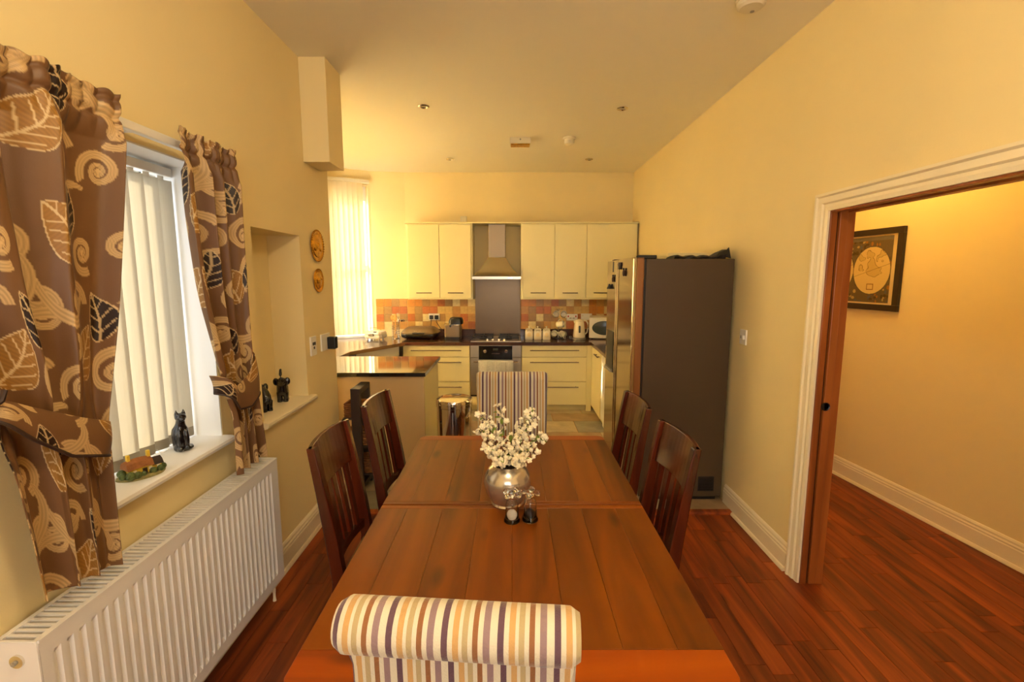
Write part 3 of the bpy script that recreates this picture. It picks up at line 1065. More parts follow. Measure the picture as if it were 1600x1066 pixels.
# brass wall plates
def wall_plate(y, z, r, label):
    p = thing('brass_plate', label, 'wall plate', (XL, y, z), group='brass plates by the niche')
    prof = [(0, 0.002), (r * 0.6, 0.002), (r * 0.72, 0.006), (r, 0.010), (r, 0.014), (r * 0.93, 0.016), (r * 0.74, 0.010), (r * 0.70, 0.014), (r * 0.35, 0.018), (0, 0.019)]
    put('dish', MB().lathe(prof, (XL, y, z), 32, 'X'), 'brass', p, smooth=True)
    rel = MB()
    random.seed(int(z * 100))
    for k in range(9):
        a = random.random() * 6.28
        q = random.random() * r * 0.5
        rel.ball((XL + 0.018, y + q * math.cos(a), z + q * math.sin(a)), (0.006, r * 0.16, r * 0.12), 8, 6)
    put('relief', rel, 'brass', p, smooth=True)
    rim = MB()
    for k in range(36):
        a = 2 * PI * k / 36
        rim.ball((XL + 0.015, y + r * 0.95 * math.cos(a), z + r * 0.95 * math.sin(a)), 0.0045, 6, 4)
    put('beaded_rim', rim, 'brass', p, smooth=True)
wall_plate(3.235, 1.855, 0.105, 'larger round embossed brass plate hanging above the smaller one')
wall_plate(3.225, 1.628, 0.078, 'smaller round embossed brass plate hanging below the larger one')

def wall_socket(name, label, cat, wall, c, w, h, toggles=(), plugs=()):
    """face plate on wall 'L','R' or 'B' at centre c"""
    o = thing(name, label, cat, c)
    def bx(a0, a1, z0, z1, t0, t1):
        if wall == 'L': return MB().box(c[0] + t0, c[0] + t1, c[1] + a0, c[1] + a1, c[2] + z0, c[2] + z1)
        if wall == 'R': return MB().box(c[0] - t1, c[0] - t0, c[1] + a0, c[1] + a1, c[2] + z0, c[2] + z1)
        return MB().box(c[0] + a0, c[0] + a1, c[1] - t1, c[1] - t0, c[2] + z0, c[2] + z1)
    put('plate', bx(-w / 2, w / 2, -h / 2, h / 2, 0, 0.011), 'plastic', o, bev=0.002)
    for (a, z, w2, h2, t, m) in toggles:
        put('switch', bx(a - w2 / 2, a + w2 / 2, z - h2 / 2, z + h2 / 2, 0.009, 0.011 + t), m, o, bev=0.001)
    for (a, z, w2, h2, t, m) in plugs:
        put('plug', bx(a - w2 / 2, a + w2 / 2, z - h2 / 2, z + h2 / 2, 0.009, 0.011 + t), m, o, bev=0.006)
    return o
wall_socket('telephone_socket', 'small white wall socket with two dark ports below the brass plates', 'socket', 'L', (XL, 3.095, 1.205), 0.085, 0.125,
            toggles=((-0.012, 0.015, 0.018, 0.02, 0.003, 'black'), (0.014, 0.015, 0.018, 0.02, 0.003, 'black'), (0.0, -0.012, 0.014, 0.016, 0.003, 'black')))
wall_socket('plug_socket', 'white wall socket with a black plug by the kitchen end of the wall', 'socket', 'L', (XL, 3.30, 1.205), 0.15, 0.115,
            plugs=((0.045, -0.012, 0.055, 0.085, 0.055, 'black'),))
wall_socket('light_switch', 'white light switch with a round dimmer knob on the wall beside the fridge', 'switch', 'R', (XR, 3.20, 1.25), 0.085, 0.10,
            toggles=((-0.018, 0.0, 0.022, 0.026, 0.012, 'plastic'), (0.02, 0.0, 0.012, 0.02, 0.003, 'greyplastic')))

# ------------------------------------------------------------------ dining table
TZ = 0.77
tb = thing('dining_table', 'long extending brown wooden dining table with a seam across the middle', 'table', (0, 1.765, 0))
TY0, TYM, TY1, TH = 0.925, 1.771, 2.59, 0.03
def board(x0, x1, y0, y1, mat):
    return put('board', MB().box(x0, x1, y0, y1, TZ - TH, TZ), mat, tb, bev=0.0006, seg=1, center=True)
edges = [-0.505, -0.40, -0.265, -0.13, 0.0, 0.135, 0.265, 0.395, 0.505]
for (ya, yb) in ((1.037, 1.742), (1.800, 2.52)):
    for a, b in zip(edges, edges[1:]):
        board(a + .0003, b - .0003, ya, yb, 'table')
def end_board(y0, y1, clip=None, mat='table_x'):
    c_ = 0.03
    if clip == 'far':
        pts = [(-0.505, y0), (0.505, y0), (0.505, y1 - c_), (0.497, y1 - c_ * .35), (0.475, y1), (-0.475, y1), (-0.497, y1 - c_ * .35), (-0.505, y1 - c_)]
    elif clip == 'near':
        pts = [(-0.475, y0), (0.475, y0), (0.497, y0 + c_ * .35), (0.505, y0 + c_), (0.505, y1), (-0.505, y1), (-0.505, y0 + c_), (-0.497, y0 + c_ * .35)]
    else:
        pts = [(-0.505, y0), (0.505, y0), (0.505, y1), (-0.505, y1)]
    return put('end_board', MB().prism(pts, TZ - TH, TZ), mat, tb, bev=0.0012, seg=1, center=True)
end_board(TY0, 1.0365, 'near')
end_board(1.7425, 1.7670, mat='table_m')
end_board(1.7745, 1.7995, mat='table_m')
put('seam_shade_rail', MB().box(-0.49, 0.49, 1.75, 1.79, TZ - TH - 0.02, TZ - TH - 0.0005), 'rack_wood', tb)  # dark rail added under the seam so the gap looks shaded
end_board(2.5205, TY1, 'far')
put('apron', MB().box(-0.44, -0.415, 1.04, 2.22, 0.65, TZ - TH), 'table', tb)
put('apron', MB().box(0.415, 0.44, 1.04, 2.22, 0.65, TZ - TH), 'table', tb)
put('apron', MB().box(-0.415, 0.415, 1.02, 1.045, 0.65, TZ - TH), 'table_x', tb)
put('apron', MB().box(-0.415, 0.415, 2.215, 2.24, 0.65, TZ - TH), 'table_x', tb)
for sx in (-1, 1):
    for yy in (1.02, 2.23):
        put('leg', MB().loft([[(sx * 0.425 + a * w, yy + b * w, z) for a, b in ((-1, -1), (1, -1), (1, 1), (-1, 1))] for z, w in ((0, 0.03), (0.6, 0.04), (TZ - TH, 0.04))]), 'chair', tb, bev=0.004)

# ------------------------------------------------------------------ slatted wooden chairs (local: faces +Y, back at y=0)
def make_wood_chair(label):
    t = thing('dining_chair', label, 'chair', group='slat back wooden chairs around the table')
    P = lambda n, mb, m='chair', **kw: put(n, mb, m, t, local=True, **kw)
    hw = 0.20
    lean = lambda z: -0.085 * max(0, (z - 0.45) / 0.55) ** 1.15
    for sx in (-1, 1):
        rings = []
        for z, w, d in ((0.0, 0.018, 0.022), (0.25, 0.019, 0.024), (0.45, 0.020, 0.026), (0.62, 0.019, 0.024), (0.80, 0.018, 0.020), (1.0, 0.017, 0.015)):
            y0 = lean(z) + (-0.05 * (1 - z / 0.45) if z < 0.45 else 0)
            rings.append([(sx * (hw - 0.018) + a * w, y0 + b * d, z) for a, b in ((-1, -1), (1, -1), (1, 1), (-1, 1))])
        P('rear_leg', MB().loft(rings), bev=0.004)
        P('front_leg', MB().loft([[(sx * (hw - 0.022) + a * w, 0.315 + b * w, z) for a, b in ((-1, -1), (1, -1), (1, 1), (-1, 1))] for z, w in ((0, 0.016), (0.44, 0.021))]), bev=0.003)
        P('side_rail', MB().box(sx * (hw - 0.022) - 0.010, sx * (hw - 0.022) + 0.010, 0.02, 0.30, 0.385, 0.44))
    # crest panel: curved in plan (bows to the rear) and arched on top
    n = 12
    def curve(xx): return -0.030 * (1 - (xx / hw) ** 2)
    rings = []
    for i in range(n + 1):
        xx = -hw + 0.001 + (2 * hw - 0.002) * i / n
        c_ = curve(xx)
        zt = 1.0
        ring = []
        for z, d in ((0.815, -0.012), (0.815, 0.012), (0.90, 0.011), (zt, 0.009), (zt, -0.009), (0.90, -0.011)):
            ring.append((xx, lean(z) + c_ + d, z))
        rings.append(ring)
    P('crest_panel', MB().loft(rings), bev=0.003)
    P('lower_rail', MB().loft([[(xx, lean(0.5) + curve(xx) + d, z) for z, d in ((0.49, -0.010), (0.49, 0.010), (0.53, 0.010), (0.53, -0.010))] for xx in [-hw + 0.03 + 0.034 * k for k in range(11)]]))
    for k in range(5):
        xx = -0.124 + k * 0.062
        c_ = curve(xx)
        rings = []
        for z in (0.525, 0.60, 0.70, 0.82):
            rings.append([(xx + a * 0.0200, lean(z) + c_ + b * 0.007, z) for a, b in ((-1, -1), (1, -1), (1, 1), (-1, 1))])
        P('back_slat', MB().loft(rings), bev=0.002)
    P('seat', MB().prism([(-hw + .005, 0.0), (hw - .005, 0.0), (hw + 0.01, 0.315), (hw - 0.01, 0.345), (-hw + 0.01, 0.345), (-hw - 0.01, 0.315)], 0.44, 0.47), bev=0.008)
    P('front_rail', MB().box(-hw + 0.04, hw - 0.04, 0.305, 0.325, 0.385, 0.44))
    return t
ch0 = make_wood_chair('dark slat back wooden chair on the fridge side, drawn up to the near half of the table')
spots = [(0.612, 1.945, math.radians(93), 'dark slat back wooden chair nearer the sliding door, on the fridge side of the table'),
         (0.588, 2.515, math.radians(93), 'dark slat back wooden chair standing right beside the tall fridge'),
         (-0.685, 1.955, math.radians(-90), 'dark slat back wooden chair nearer the radiator, on the window side of the table'),
         (-0.655, 2.545, math.radians(-93), 'dark slat back wooden chair in front of the dark basket rack')]
for i, (x_, y_, a_, lb) in enumerate(spots):
    o = ch0 if i == 0 else dup(ch0)
    o.location = (x_, y_, 0)
    o.rotation_euler = (0, 0, a_)
    o['label'] = lb

# ------------------------------------------------------------------ striped roll-back chairs (local: faces +Y)
def make_striped(label):
    t = thing('upholstered_chair', label, 'chair', group='striped upholstered chairs at the table ends')
    P = lambda n, mb, m='stripe', **kw: put(n, mb, m, t, local=True, **kw)
    hw = 0.213
    # back: side outline in (y,z), rolled over to the rear at the top
    front = [(0.05, 0.44), (0.040, 0.60), (0.022, 0.80), (0.004, 0.93), (-0.006, 0.985)]
    roll_c, R = (-0.052, 1.000), 0.050
    arc_ = [(roll_c[0] + R * math.cos(a), roll_c[1] + R * math.sin(a)) for a in [math.radians(d) for d in range(0, 271, 18)]]
    back = [(-0.046, 0.948), (-0.044, 0.90), (-0.036, 0.78), (-0.022, 0.60), (-0.012, 0.44)]
    outline = front + arc_ + back
    n = 26
    rings = []
    cx = sum(p[0] for p in outline) / len(outline)
    for i in range(n + 1):
        u = -1 + 2 * i / n
        e = min(1.0, (1 - abs(u)) / 0.10)
        k = math.sqrt(max(0.0, 1 - (1 - e) ** 2))
        ring = []
        for (yy, zz) in outline:
            roll = zz > 0.93
            wide = hw * (1.06 if roll else 1.0)
            cy, cz = (roll_c if roll else (0.0, zz))
            sh = 0.78 + 0.22 * k
            ring.append((u * wide, cy + (yy - cy) * sh, cz + (zz - cz) * sh if roll else zz))
        rings.append(ring)
    P('backrest', MB().loft(rings), smooth=True)
    seat = MB().box(-hw - 0.01, hw + 0.01, -0.01, 0.44, 0.36, 0.48)
    P('seat', seat, bev=0.03, seg=4)
    for sx in (-1, 1):
        P('leg', MB().loft([[(sx * 0.185 + a * w, 0.405 + b * w, z) for a, b in ((-1, -1), (1, -1), (1, 1), (-1, 1))] for z, w in ((0, 0.016), (0.37, 0.022))]), 'chair', bev=0.003)
        P('leg', MB().loft([[(sx * 0.185 + a * w, 0.02 - o_ + b * w, z) for a, b in ((-1, -1), (1, -1), (1, 1), (-1, 1))] for z, w, o_ in ((0, 0.016, 0.05), (0.37, 0.022, 0))]), 'chair', bev=0.003)
    return t
st0 = make_striped('striped velvet chair whose rolled back stands against the orange end board of the table')
st0.location = (-0.097, 0.865, 0)
st0.rotation_euler = (0, 0, math.radians(-4.5))
st1 = dup(st0, loc=(0.0, 2.965, 0), rotz=math.radians(180), label='striped velvet chair at the kitchen end of the table, beside the steel bin')
st0['label'] = 'striped velvet chair with a rolled back top at the table end farthest from the kitchen'

# ------------------------------------------------------------------ vase with blossom, salt and pepper mills
VX, VY = -0.018, 1.785
vs = thing('vase', 'round silvery pearl glass vase on the table seam', 'vase', (VX, VY, TZ))
put('bowl', MB().lathe([(0.0, 0.0), (0.048, 0.0), (0.056, 0.004), (0.060, 0.012), (0.082, 0.045), (0.092, 0.085), (0.088, 0.118), (0.072, 0.145), (0.058, 0.156), (0.054, 0.160), (0.050, 0.157), (0.066, 0.140), (0.082, 0.115), (0.086, 0.085), (0.076, 0.047), (0.05, 0.016), (0.0, 0.012)],
                       (VX, VY, TZ), 40), 'vase', vs, smooth=True)
put('foot_ring', MB().lathe([(0.050, 0.0), (0.060, 0.0), (0.064, 0.006), (0.061, 0.014), (0.05, 0.012)], (VX, VY, TZ), 36, cap=False), 'vase', vs, smooth=True)

def blossom_mesh():
    mb = MB()
    for k in range(5):
        a = 2 * PI * k / 5
        d = Vector((math.cos(a), math.sin(a), 0))
        e = Vector((-math.sin(a), math.cos(a), 0))
        pts = [Vector((0, 0, 0)), d * .006 + e * .0055 + Vector((0, 0, .003)), d * .012 + e * .005 + Vector((0, 0, .0065)), d * .0145 + Vector((0, 0, .0075)),
               d * .012 - e * .005 + Vector((0, 0, .0065)), d * .006 - e * .0055 + Vector((0, 0, .003))]
        lo = [p - Vector((0, 0, 0.0008)) for p in pts]
        mb.add(pts + lo, [tuple(range(6)), tuple(range(11, 5, -1))] + [(i, (i + 1) % 6, 6 + (i + 1) % 6, 6 + i) for i in range(6)])
    for k in range(3):
        a = 2 * PI * k / 3 + .4
        mb.ball((.004 * math.cos(a), .004 * math.sin(a), .006), (.006, .006, .005), 7, 5)
    return mb
bl_src = put('blossom', blossom_mesh(), 'petal', smooth=True)
lf_src = put('leaf', MB().add([(0, 0, 0), (.010, .007, .002), (.026, .006, .003), (.036, 0, 0), (.026, -.006, .003), (.010, -.007, .002), (.018, 0, -.002)] + [(0, 0, -.001), (.010, .007, .001), (.026, .006, .002), (.036, 0, -.001), (.026, -.006, .002), (.010, -.007, .001), (.018, 0, -.003)],
        [(0, 1, 6), (1, 2, 6), (2, 3, 6), (3, 4, 6), (4, 5, 6), (5, 0, 6), (8, 7, 13), (9, 8, 13), (10, 9, 13), (11, 10, 13), (12, 11, 13), (7, 12, 13)]), 'leafg')
random.seed(21)
# tips: x offset, y offset, height above table
tips = [(-0.115, -0.01, 0.300), (-0.030, 0.03, 0.385), (0.065, 0.02, 0.320), (0.155, 0.02, 0.265), (-0.075, -0.055, 0.235), (0.015, -0.045, 0.270), (0.095, -0.040, 0.225), (-0.10, 0.05, 0.335), (0.105, 0.05, 0.345), (-0.028, -0.078, 0.205), (0.060, -0.080, 0.205)]
side = ['leaning to the bin side and low', 'reaching tallest out of the vase', 'upright in the middle of the vase', 'with the one sprig stretching farthest toward the fridge', 'drooping over the vase rim toward the radiator',
        'with dense white bloom at the front of the vase', 'bending low toward the fridge', 'standing at the back toward the window', 'with green leaves at the back toward the fridge', 'short and close to the vase rim on the window side', 'short and close to the vase rim on the fridge side']
placed = []
for k, (tx, ty, th) in enumerate(tips):
    b0 = Vector((VX + tx * 0.16, VY + ty * 0.16, TZ + 0.03))
    rim = Vector((VX + tx * 0.14, VY + ty * 0.14, TZ + 0.195))
    tip = Vector((VX + tx, VY + ty, TZ + th))
    root = thing('blossom_branch', 'branch of small white blossom ' + side[k], 'flower branch', tuple(b0), group='blossom branches in the vase')
    pts = []
    for i in range(9):
        t = i / 8
        p = (1 - t) ** 2 * b0 + 2 * t * (1 - t) * (rim + Vector((0, 0, 0.02))) + t * t * tip
        p += Vector((math.sin(t * 9 + k), math.cos(t * 7 + k), 0)) * 0.005 * t
        pts.append(p)
    smb = MB().tube([tuple(p) for p in pts], [0.0032 - 0.0018 * i / 8 for i in range(9)], 6)
    nb = 24 if k not in (3, 1) else 11
    for i in range(nb):
        best, best_gap = None, -1
        for attempt in range(40):
            t = random.uniform(0.58, 1.0) if k not in (3, 1) else random.choice((random.uniform(0.85, 1.0), random.uniform(0.6, 1)))
            p = (1 - t) ** 2 * b0 + 2 * t * (1 - t) * (rim + Vector((0, 0, 0.02))) + t * t * tip
            foot = p + Vector((math.sin(t * 9 + k), math.cos(t * 7 + k), 0)) * 0.005 * t
            off_ = Vector((random.gauss(0, 1), random.gauss(0, 1), random.gauss(0, 1))) * 0.016
            p = foot + off_ * min(1.0, 0.024 / max(off_.length, 1e-6))
            if p.z < TZ + 0.174:
                p.z = TZ + 0.174 + random.random() * 0.02
            gap = min([(p - q_).length for q_ in placed], default=1.0)
            if gap > best_gap:
                best, best_gap, best_foot = p, gap, foot
            if gap > 0.023:
                break
        p = best
        placed.append(p)
        smb.tube([tuple(best_foot), tuple(best_foot.lerp(p, 0.5) + Vector((0, 0, 0.002))), tuple(p)], 0.0008, 4)   # flower stalk
        o = bl_src.copy()
        C.objects.link(o)
        o.parent = root
        o.location = p - b0
        o.rotation_euler = (random.uniform(-1.6, 1.6), random.uniform(-1.6, 1.6), random.uniform(0, 6))
        s_ = random.uniform(0.65, 1.05)
        o.scale = (s_, s_, s_)
    put('stem', smb, 'stem', root, smooth=True)
    for i in range(6 if k not in (2, 8, 3) else 9):
        t = random.uniform(0.5, 0.98)
        p = (1 - t) ** 2 * b0 + 2 * t * (1 - t) * (rim + Vector((0, 0, 0.02))) + t * t * tip
        o = lf_src.copy()
        C.objects.link(o)
        o.parent = root
        o.location = p - b0 + Vector((0, 0, 0.004))
        o.rotation_euler = (random.uniform(-0.8, 0.8), random.uniform(-1.2, 0.4), random.uniform(0, 6.3))
        s_ = random.uniform(0.7, 1.1)
        o.scale = (s_, s_, s_)
bpy.data.objects.remove(bl_src)
bpy.data.objects.remove(lf_src)

def mill(x_, y_, fill, label, rz):
    o = thing('glass_mill', label, 'condiment mill', (x_, y_, TZ), rz, group='glass condiment mills')
    P = lambda n, mb, m, **kw: put(n, mb, m, o, local=True, smooth=True, **kw)
    P('jar', MB().lathe([(0.0, 0.0), (0.026, 0.0), (0.029, 0.004), (0.029, 0.010), (0.025, 0.016), (0.0235, 0.03), (0.0235, 0.065), (0.019, 0.080), (0.012, 0.088), (0.012, 0.094),
                         (0.0095, 0.094), (0.0095, 0.087), (0.017, 0.078), (0.0215, 0.064), (0.0215, 0.018), (0.019, 0.012), (0.0, 0.011)], (0, 0, 0), 28), 'glass')
    P('contents', MB().lathe([(0.0, 0.0115), (0.018, 0.0125), (0.0205, 0.02), (0.0205, 0.030), (0.014, 0.040), (0.005, 0.046), (0.0, 0.046)], (0, 0, 0), 20), fill)
    P('grinder_shaft', MB().lathe([(0.002, 0.03), (0.002, 0.10)], (0, 0, 0), 8), 'chrome')
    hd2 = P('tap_handle', MB().ball((0, 0, 0.108), (0.013, 0.013, 0.013), 16, 10), 'glass')
    for k in range(4):
        a = PI / 4 + k * PI / 2
        kn = MB().lathe([(0.005, 0.0), (0.007, 0.010), (0.010, 0.016), (0.011, 0.022), (0.008, 0.026), (0.0, 0.027)], (0, 0, 0), 14, 'X')
        kn.xf(Matrix.Translation((0.009 * math.cos(a), 0.009 * math.sin(a), 0.108)) @ Matrix.Rotation(a, 4, 'Z'))
        put('knob', kn, 'glass', hd2, local=True, smooth=True)
    P('collar', MB().lathe([(0.0125, 0.088), (0.0145, 0.090), (0.0145, 0.096), (0.0125, 0.098)], (0, 0, 0), 20), 'chrome')
mill(0.0, 1.640, 'salt', 'clear glass tap-handled mill filled with white salt', 0.2)
mill(0.066, 1.648, 'pepper', 'clear glass tap-handled mill filled with dark peppercorns', 0.55)

# ------------------------------------------------------------------ fridge
fg = thing('fridge_freezer', 'tall dark sided american style fridge with steel doors', 'fridge', (1.18, 3.80, KZ))
FY0, FY1 = 3.345, 4.255
put('cabinet', MB().box(0.926, 1.535, FY0, FY1, 0.05, 1.775), 'fridge_side', fg, bev=0.006)
put('kick_plate', MB().box(0.975, 1.50, FY0 + 0.02, FY1 - 0.02, KZ + 0.002, 0.05), 'black', fg)
for (a, b) in ((FY0 + 0.002, 3.835), (3.850, FY1 - 0.002)):
    d = put('door', MB().box(0.862, 0.914, a, b, 0.085, 1.785), 'fridge_edge', fg, bev=0.008)
    put('door_skin', MB().box(0.838, 0.864, a + 0.0005, b - 0.0005, 0.085, 1.785), 'fridge_steel', d, bev=0.008)
    yy = b - 0.022 if a < 3.6 else a + 0.022
    put('handle', MB().box(0.831, 0.840, yy - 0.007, yy + 0.007, 0.12, 1.76), 'chrome', d, bev=0.006)
put('door_gasket', MB().box(0.914, 0.927, FY0 + 0.012, FY1 - 0.012, 0.09, 1.77), 'black', fg)
dsp = put('dispenser', MB().box(0.834, 0.8385, 3.93, 4.20, 0.86, 1.20), 'black', fg, bev=0.003)
put('dispenser_tray', MB().box(0.818, 0.8385, 3.95, 4.18, 0.86, 0.885), 'greyplastic', dsp, bev=0.002)
for yy in (FY0 + 0.05, FY1 - 0.05):
    put('hinge_cover', MB().box(0.875, 1.00, yy - 0.04, yy + 0.04, 1.775, 1.800), 'black', fg, bev=0.006)
vg = MB().box(1.36, 1.475, FY0 - 0.004, FY0 + 0.001, 0.095, 0.205)
for k in range(9):
    vg.box(1.365, 1.47, FY0 - 0.008, FY0 - 0.003, 0.100 + k * 0.0115, 0.105 + k * 0.0115)
put('vent_grille', vg, 'black', fg)
put('badge', MB().box(0.8355, 0.8385, 4.00, 4.03, 1.69, 1.775), 'black', fg)
for yy in (FY0 + 0.06, FY1 - 0.06):
    for xx in (1.0, 1.48):
        put('foot', MB().lathe([(0.018, KZ), (0.018, 0.055)], (xx, yy, 0), 12), 'black', fg)

def magnet(y_, z_, kind, label):
    o = thing('fridge_magnet', label, 'magnet', (0.838, y_, z_), group='fridge magnets')
    x0 = 0.838
    if kind == 'fly':
        for sx in (-1, 1):
            put('wing', MB().ball((x0 - 0.008, y_ + sx * 0.022, z_ + 0.010), (0.005, 0.018, 0.020), 10, 8), 'magnet', o, smooth=True)
            put('wing', MB().ball((x0 - 0.008, y_ + sx * 0.017, z_ - 0.016), (0.005, 0.014, 0.014), 10, 8), 'magnet', o, smooth=True)
        put('body', MB().ball((x0 - 0.008, y_, z_), (0.008, 0.006, 0.026), 10, 8), 'black', o, smooth=True)
    elif kind == 'bug':
        put('body', MB().ball((x0 - 0.008, y_, z_), (0.010, 0.020, 0.026), 12, 8), 'magnet', o, smooth=True)
        put('head', MB().ball((x0 - 0.009, y_, z_ + 0.028), (0.008, 0.010, 0.010), 10, 6), 'black', o, smooth=True)
        for s_ in (-1, 1):
            put('leg', MB().tube([(x0 - 0.004, y_ + s_ * 0.012, z_), (x0 - 0.004, y_ + s_ * 0.026, z_ - 0.012)], 0.002, 5), 'black', o)
    else:
        put('bell', MB().lathe([(0.022, -0.02), (0.020, -0.012), (0.012, 0.005), (0.009, 0.018), (0.0, 0.024)], (x0 - 0.012, y_, z_), 14), 'black', o, smooth=True)
        put('clip', MB().box(x0 - 0.012, x0 - 0.0005, y_ - 0.008, y_ + 0.008, z_ - 0.005, z_ + 0.012), 'black', o)
magnet(3.755, 1.735, 'fly', 'dark butterfly fridge magnet, highest of the four')
magnet(3.60, 1.680, 'bug', 'brown beetle fridge magnet just below the butterfly one')
magnet(3.975, 1.632, 'bug', 'small brown beetle fridge magnet on the freezer door')
magnet(4.10, 1.570, 'bell', 'dark bell shaped fridge magnet, lowest on the freezer door')

# things on top of the fridge
tr = thing('cardboard_tray', 'shallow cream cardboard tray lying on top of the fridge', 'tray', (1.36, 3.90, 1.775))
put('base', MB().box(1.18, 1.53, 3.68, 4.22, 1.776, 1.782), 'card', tr)
for q in ((1.18, 1.186, 3.68, 4.22), (1.524, 1.53, 3.68, 4.22), (1.186, 1.524, 3.68, 3.686), (1.186, 1.524, 4.214, 4.22)):
    put('side', MB().box(*q, 1.782, 1.830), 'card', tr)
bg = thing('carrier_bag', 'crumpled dark carrier bag at the front edge of the fridge top', 'bag', (1.34, 3.50, 1.775))
random.seed(5)
sec = []
for i in range(15):
    xx = 1.13 + i * 0.026
    h_ = 0.022 + 0.006 * math.sin(i * 1.7) + (0.0 if i < 12 else (i - 11) * 0.016)
    sec.append([(xx, 3.40 + 0.01 * math.sin(i), 1.776), (xx, 3.385 + 0.008 * math.sin(i * 2.1), 1.776 + h_ * 0.5), (xx + 0.004, 3.41, 1.776 + h_), (xx, 3.47, 1.776 + h_ * 1.05), (xx, 3.55, 1.776 + h_ * 0.7), (xx, 3.60, 1.776)])
put('body', MB().loft(sec), 'bag', bg)
put('handle_flap', MB().add([(1.46, 3.40, 1.80), (1.525, 3.39, 1.782), (1.520, 3.42, 1.858), (1.50, 3.46, 1.80), (1.463, 3.404, 1.796), (1.528, 3.394, 1.778), (1.523, 3.424, 1.854), (1.503, 3.464, 1.796)],
    [(0, 1, 2), (0, 2, 3), (4, 6, 5), (4, 7, 6), (0, 4, 5, 1), (1, 5, 6, 2), (2, 6, 7, 3), (3, 7, 4, 0)]), 'bag', bg)

# ------------------------------------------------------------------ kitchen base units
BF, WZ = 5.72, 0.875     # front plane of the drawer fronts, worktop top
def bar_handle(parent, x0, x1, y, z, axis='X'):
    mb = MB()
    if axis == 'X':
        mb.tube([(x0, y - 0.028, z), (x1, y - 0.028, z)], 0.006, 8)
        for xx in (x0 + 0.03, x1 - 0.03):
            mb.tube([(xx, y - 0.028, z), (xx, y, z)], 0.005, 6)
    elif axis == 'Y':
        mb.tube([(y - 0.028, x0, z), (y - 0.028, x1, z)], 0.006, 8)
        for xx in (x0 + 0.03, x1 - 0.03):
            mb.tube([(y - 0.028, xx, z), (y, xx, z)], 0.005, 6)
    return put('handle', mb, 'steel', parent, smooth=True)

def drawer_unit(x0, x1, label):
    u = thing('drawer_unit', label, 'kitchen unit', ((x0 + x1) / 2, 6.0, KZ))
    put('carcass', MB().box(x0, x1, BF + 0.02, 6.34, 0.10, 0.835), 'unit_in', u)
    put('plinth', MB().box(x0, x1, BF + 0.06, BF + 0.08, KZ + .001, 0.10), 'plinth', u)
    for (z0, z1) in ((0.697, 0.833), (0.392, 0.688), (0.098, 0.383)):
        d = put('drawer_front', MB().box(x0 + 0.003, x1 - 0.003, BF, BF + 0.019, z0, z1), 'unit', u, bev=0.002)
        bar_handle(d, x0 + 0.10, x1 - 0.10, BF, z1 - 0.058)
    return u
drawer_unit(-1.315, -0.51, 'cream three drawer base unit between the diagonal unit and the oven')
drawer_unit(0.118, 0.905, 'cream three drawer base unit under the canisters and kettle')
cp_ = thing('corner_post', 'narrow cream corner post between the drawers and the side run', 'kitchen unit', (0.935, 5.74, KZ))
put('post', MB().box(0.905, 0.965, BF + 0.001, BF + 0.03, KZ + .001, 0.835).box(0.94, 0.965, BF + 0.0, BF + 0.06, KZ + .001, 0.835), 'unit', cp_)

# run on the right hand wall
RF = 0.965
su = thing('base_unit', 'cream single door base unit beside the corner post, under the microwave', 'kitchen unit', (1.2, 5.40, KZ))
put('carcass', MB().box(RF + 0.02, 1.55, 5.13, 5.71, 0.10, 0.835), 'unit_in', su)
put('plinth', MB().box(RF + 0.05, RF + 0.07, 5.13, 5.71, KZ + .001, 0.10), 'plinth', su)
d = put('cabinet_door', MB().box(RF, RF + 0.019, 5.135, 5.715, 0.098, 0.833), 'unit', su, bev=0.002)
bar_handle(d, 5.20, 5.42, RF, 0.775, 'Y')
dw = thing('dishwasher', 'white fronted dishwasher between the single door unit and the fridge', 'dishwasher', (1.2, 4.80, KZ))
put('casing', MB().box(RF + 0.03, 1.55, 4.44, 5.12, KZ + 0.002, 0.833), 'plastic', dw)
d = put('door_panel', MB().box(RF + 0.004, RF + 0.03, 4.445, 5.115, 0.11, 0.70), 'plastic', dw, bev=0.004)
put('control_panel', MB().box(RF + 0.002, RF + 0.03, 4.445, 5.115, 0.705, 0.833), 'plastic', dw, bev=0.004)
put('handle_grip', MB().box(RF - 0.006, RF + 0.004, 4.65, 4.92, 0.715, 0.74), 'greyplastic', dw, bev=0.002)
fl = thing('filler_panel', 'cream filler panel between the dishwasher and the fridge', 'kitchen unit', (1.2, 4.35, KZ))
put('panel', MB().box(RF + 0.01, 1.55, 4.40, 4.43, KZ + 0.002, 0.833), 'unit', fl)

# oven
ov = thing('built_in_oven', 'stainless steel built in oven with black control panel', 'oven', (-0.195, 6.0, KZ))
OX0, OX1 = -0.505, 0.113
put('housing', MB().box(OX0, OX1, BF + 0.02, 6.33, 0.10, 0.835), 'steel', ov)
cpn = put('control_panel', MB().box(OX0 + 0.003, OX1 - 0.003, BF - 0.002, BF + 0.02, 0.690, 0.833), 'steel_h', ov, bev=0.002)
cg = put('control_glass', MB().box(-0.400, 0.004, BF - 0.006, BF - 0.001, 0.662, 0.828), 'blackgloss', cpn, bev=0.001)
for xx in (-0.325, -0.070):
    put('dial', MB().lathe([(0.022, 0), (0.020, -0.022), (0.0, -0.023)], (xx, BF - 0.006, 0.765), 18, 'Y'), 'chrome', cpn, smooth=True)
put('display', MB().box(-0.228, -0.168, BF - 0.0075, BF - 0.006, 0.775, 0.800), 'mwdoor', cpn)
for k in range(6):
    put('button', MB().lathe([(0.005, 0), (0.005, -0.004), (0, -0.004)], (-0.24 + k * 0.017, BF - 0.006, 0.735), 10, 'Y'), 'chrome', cpn)
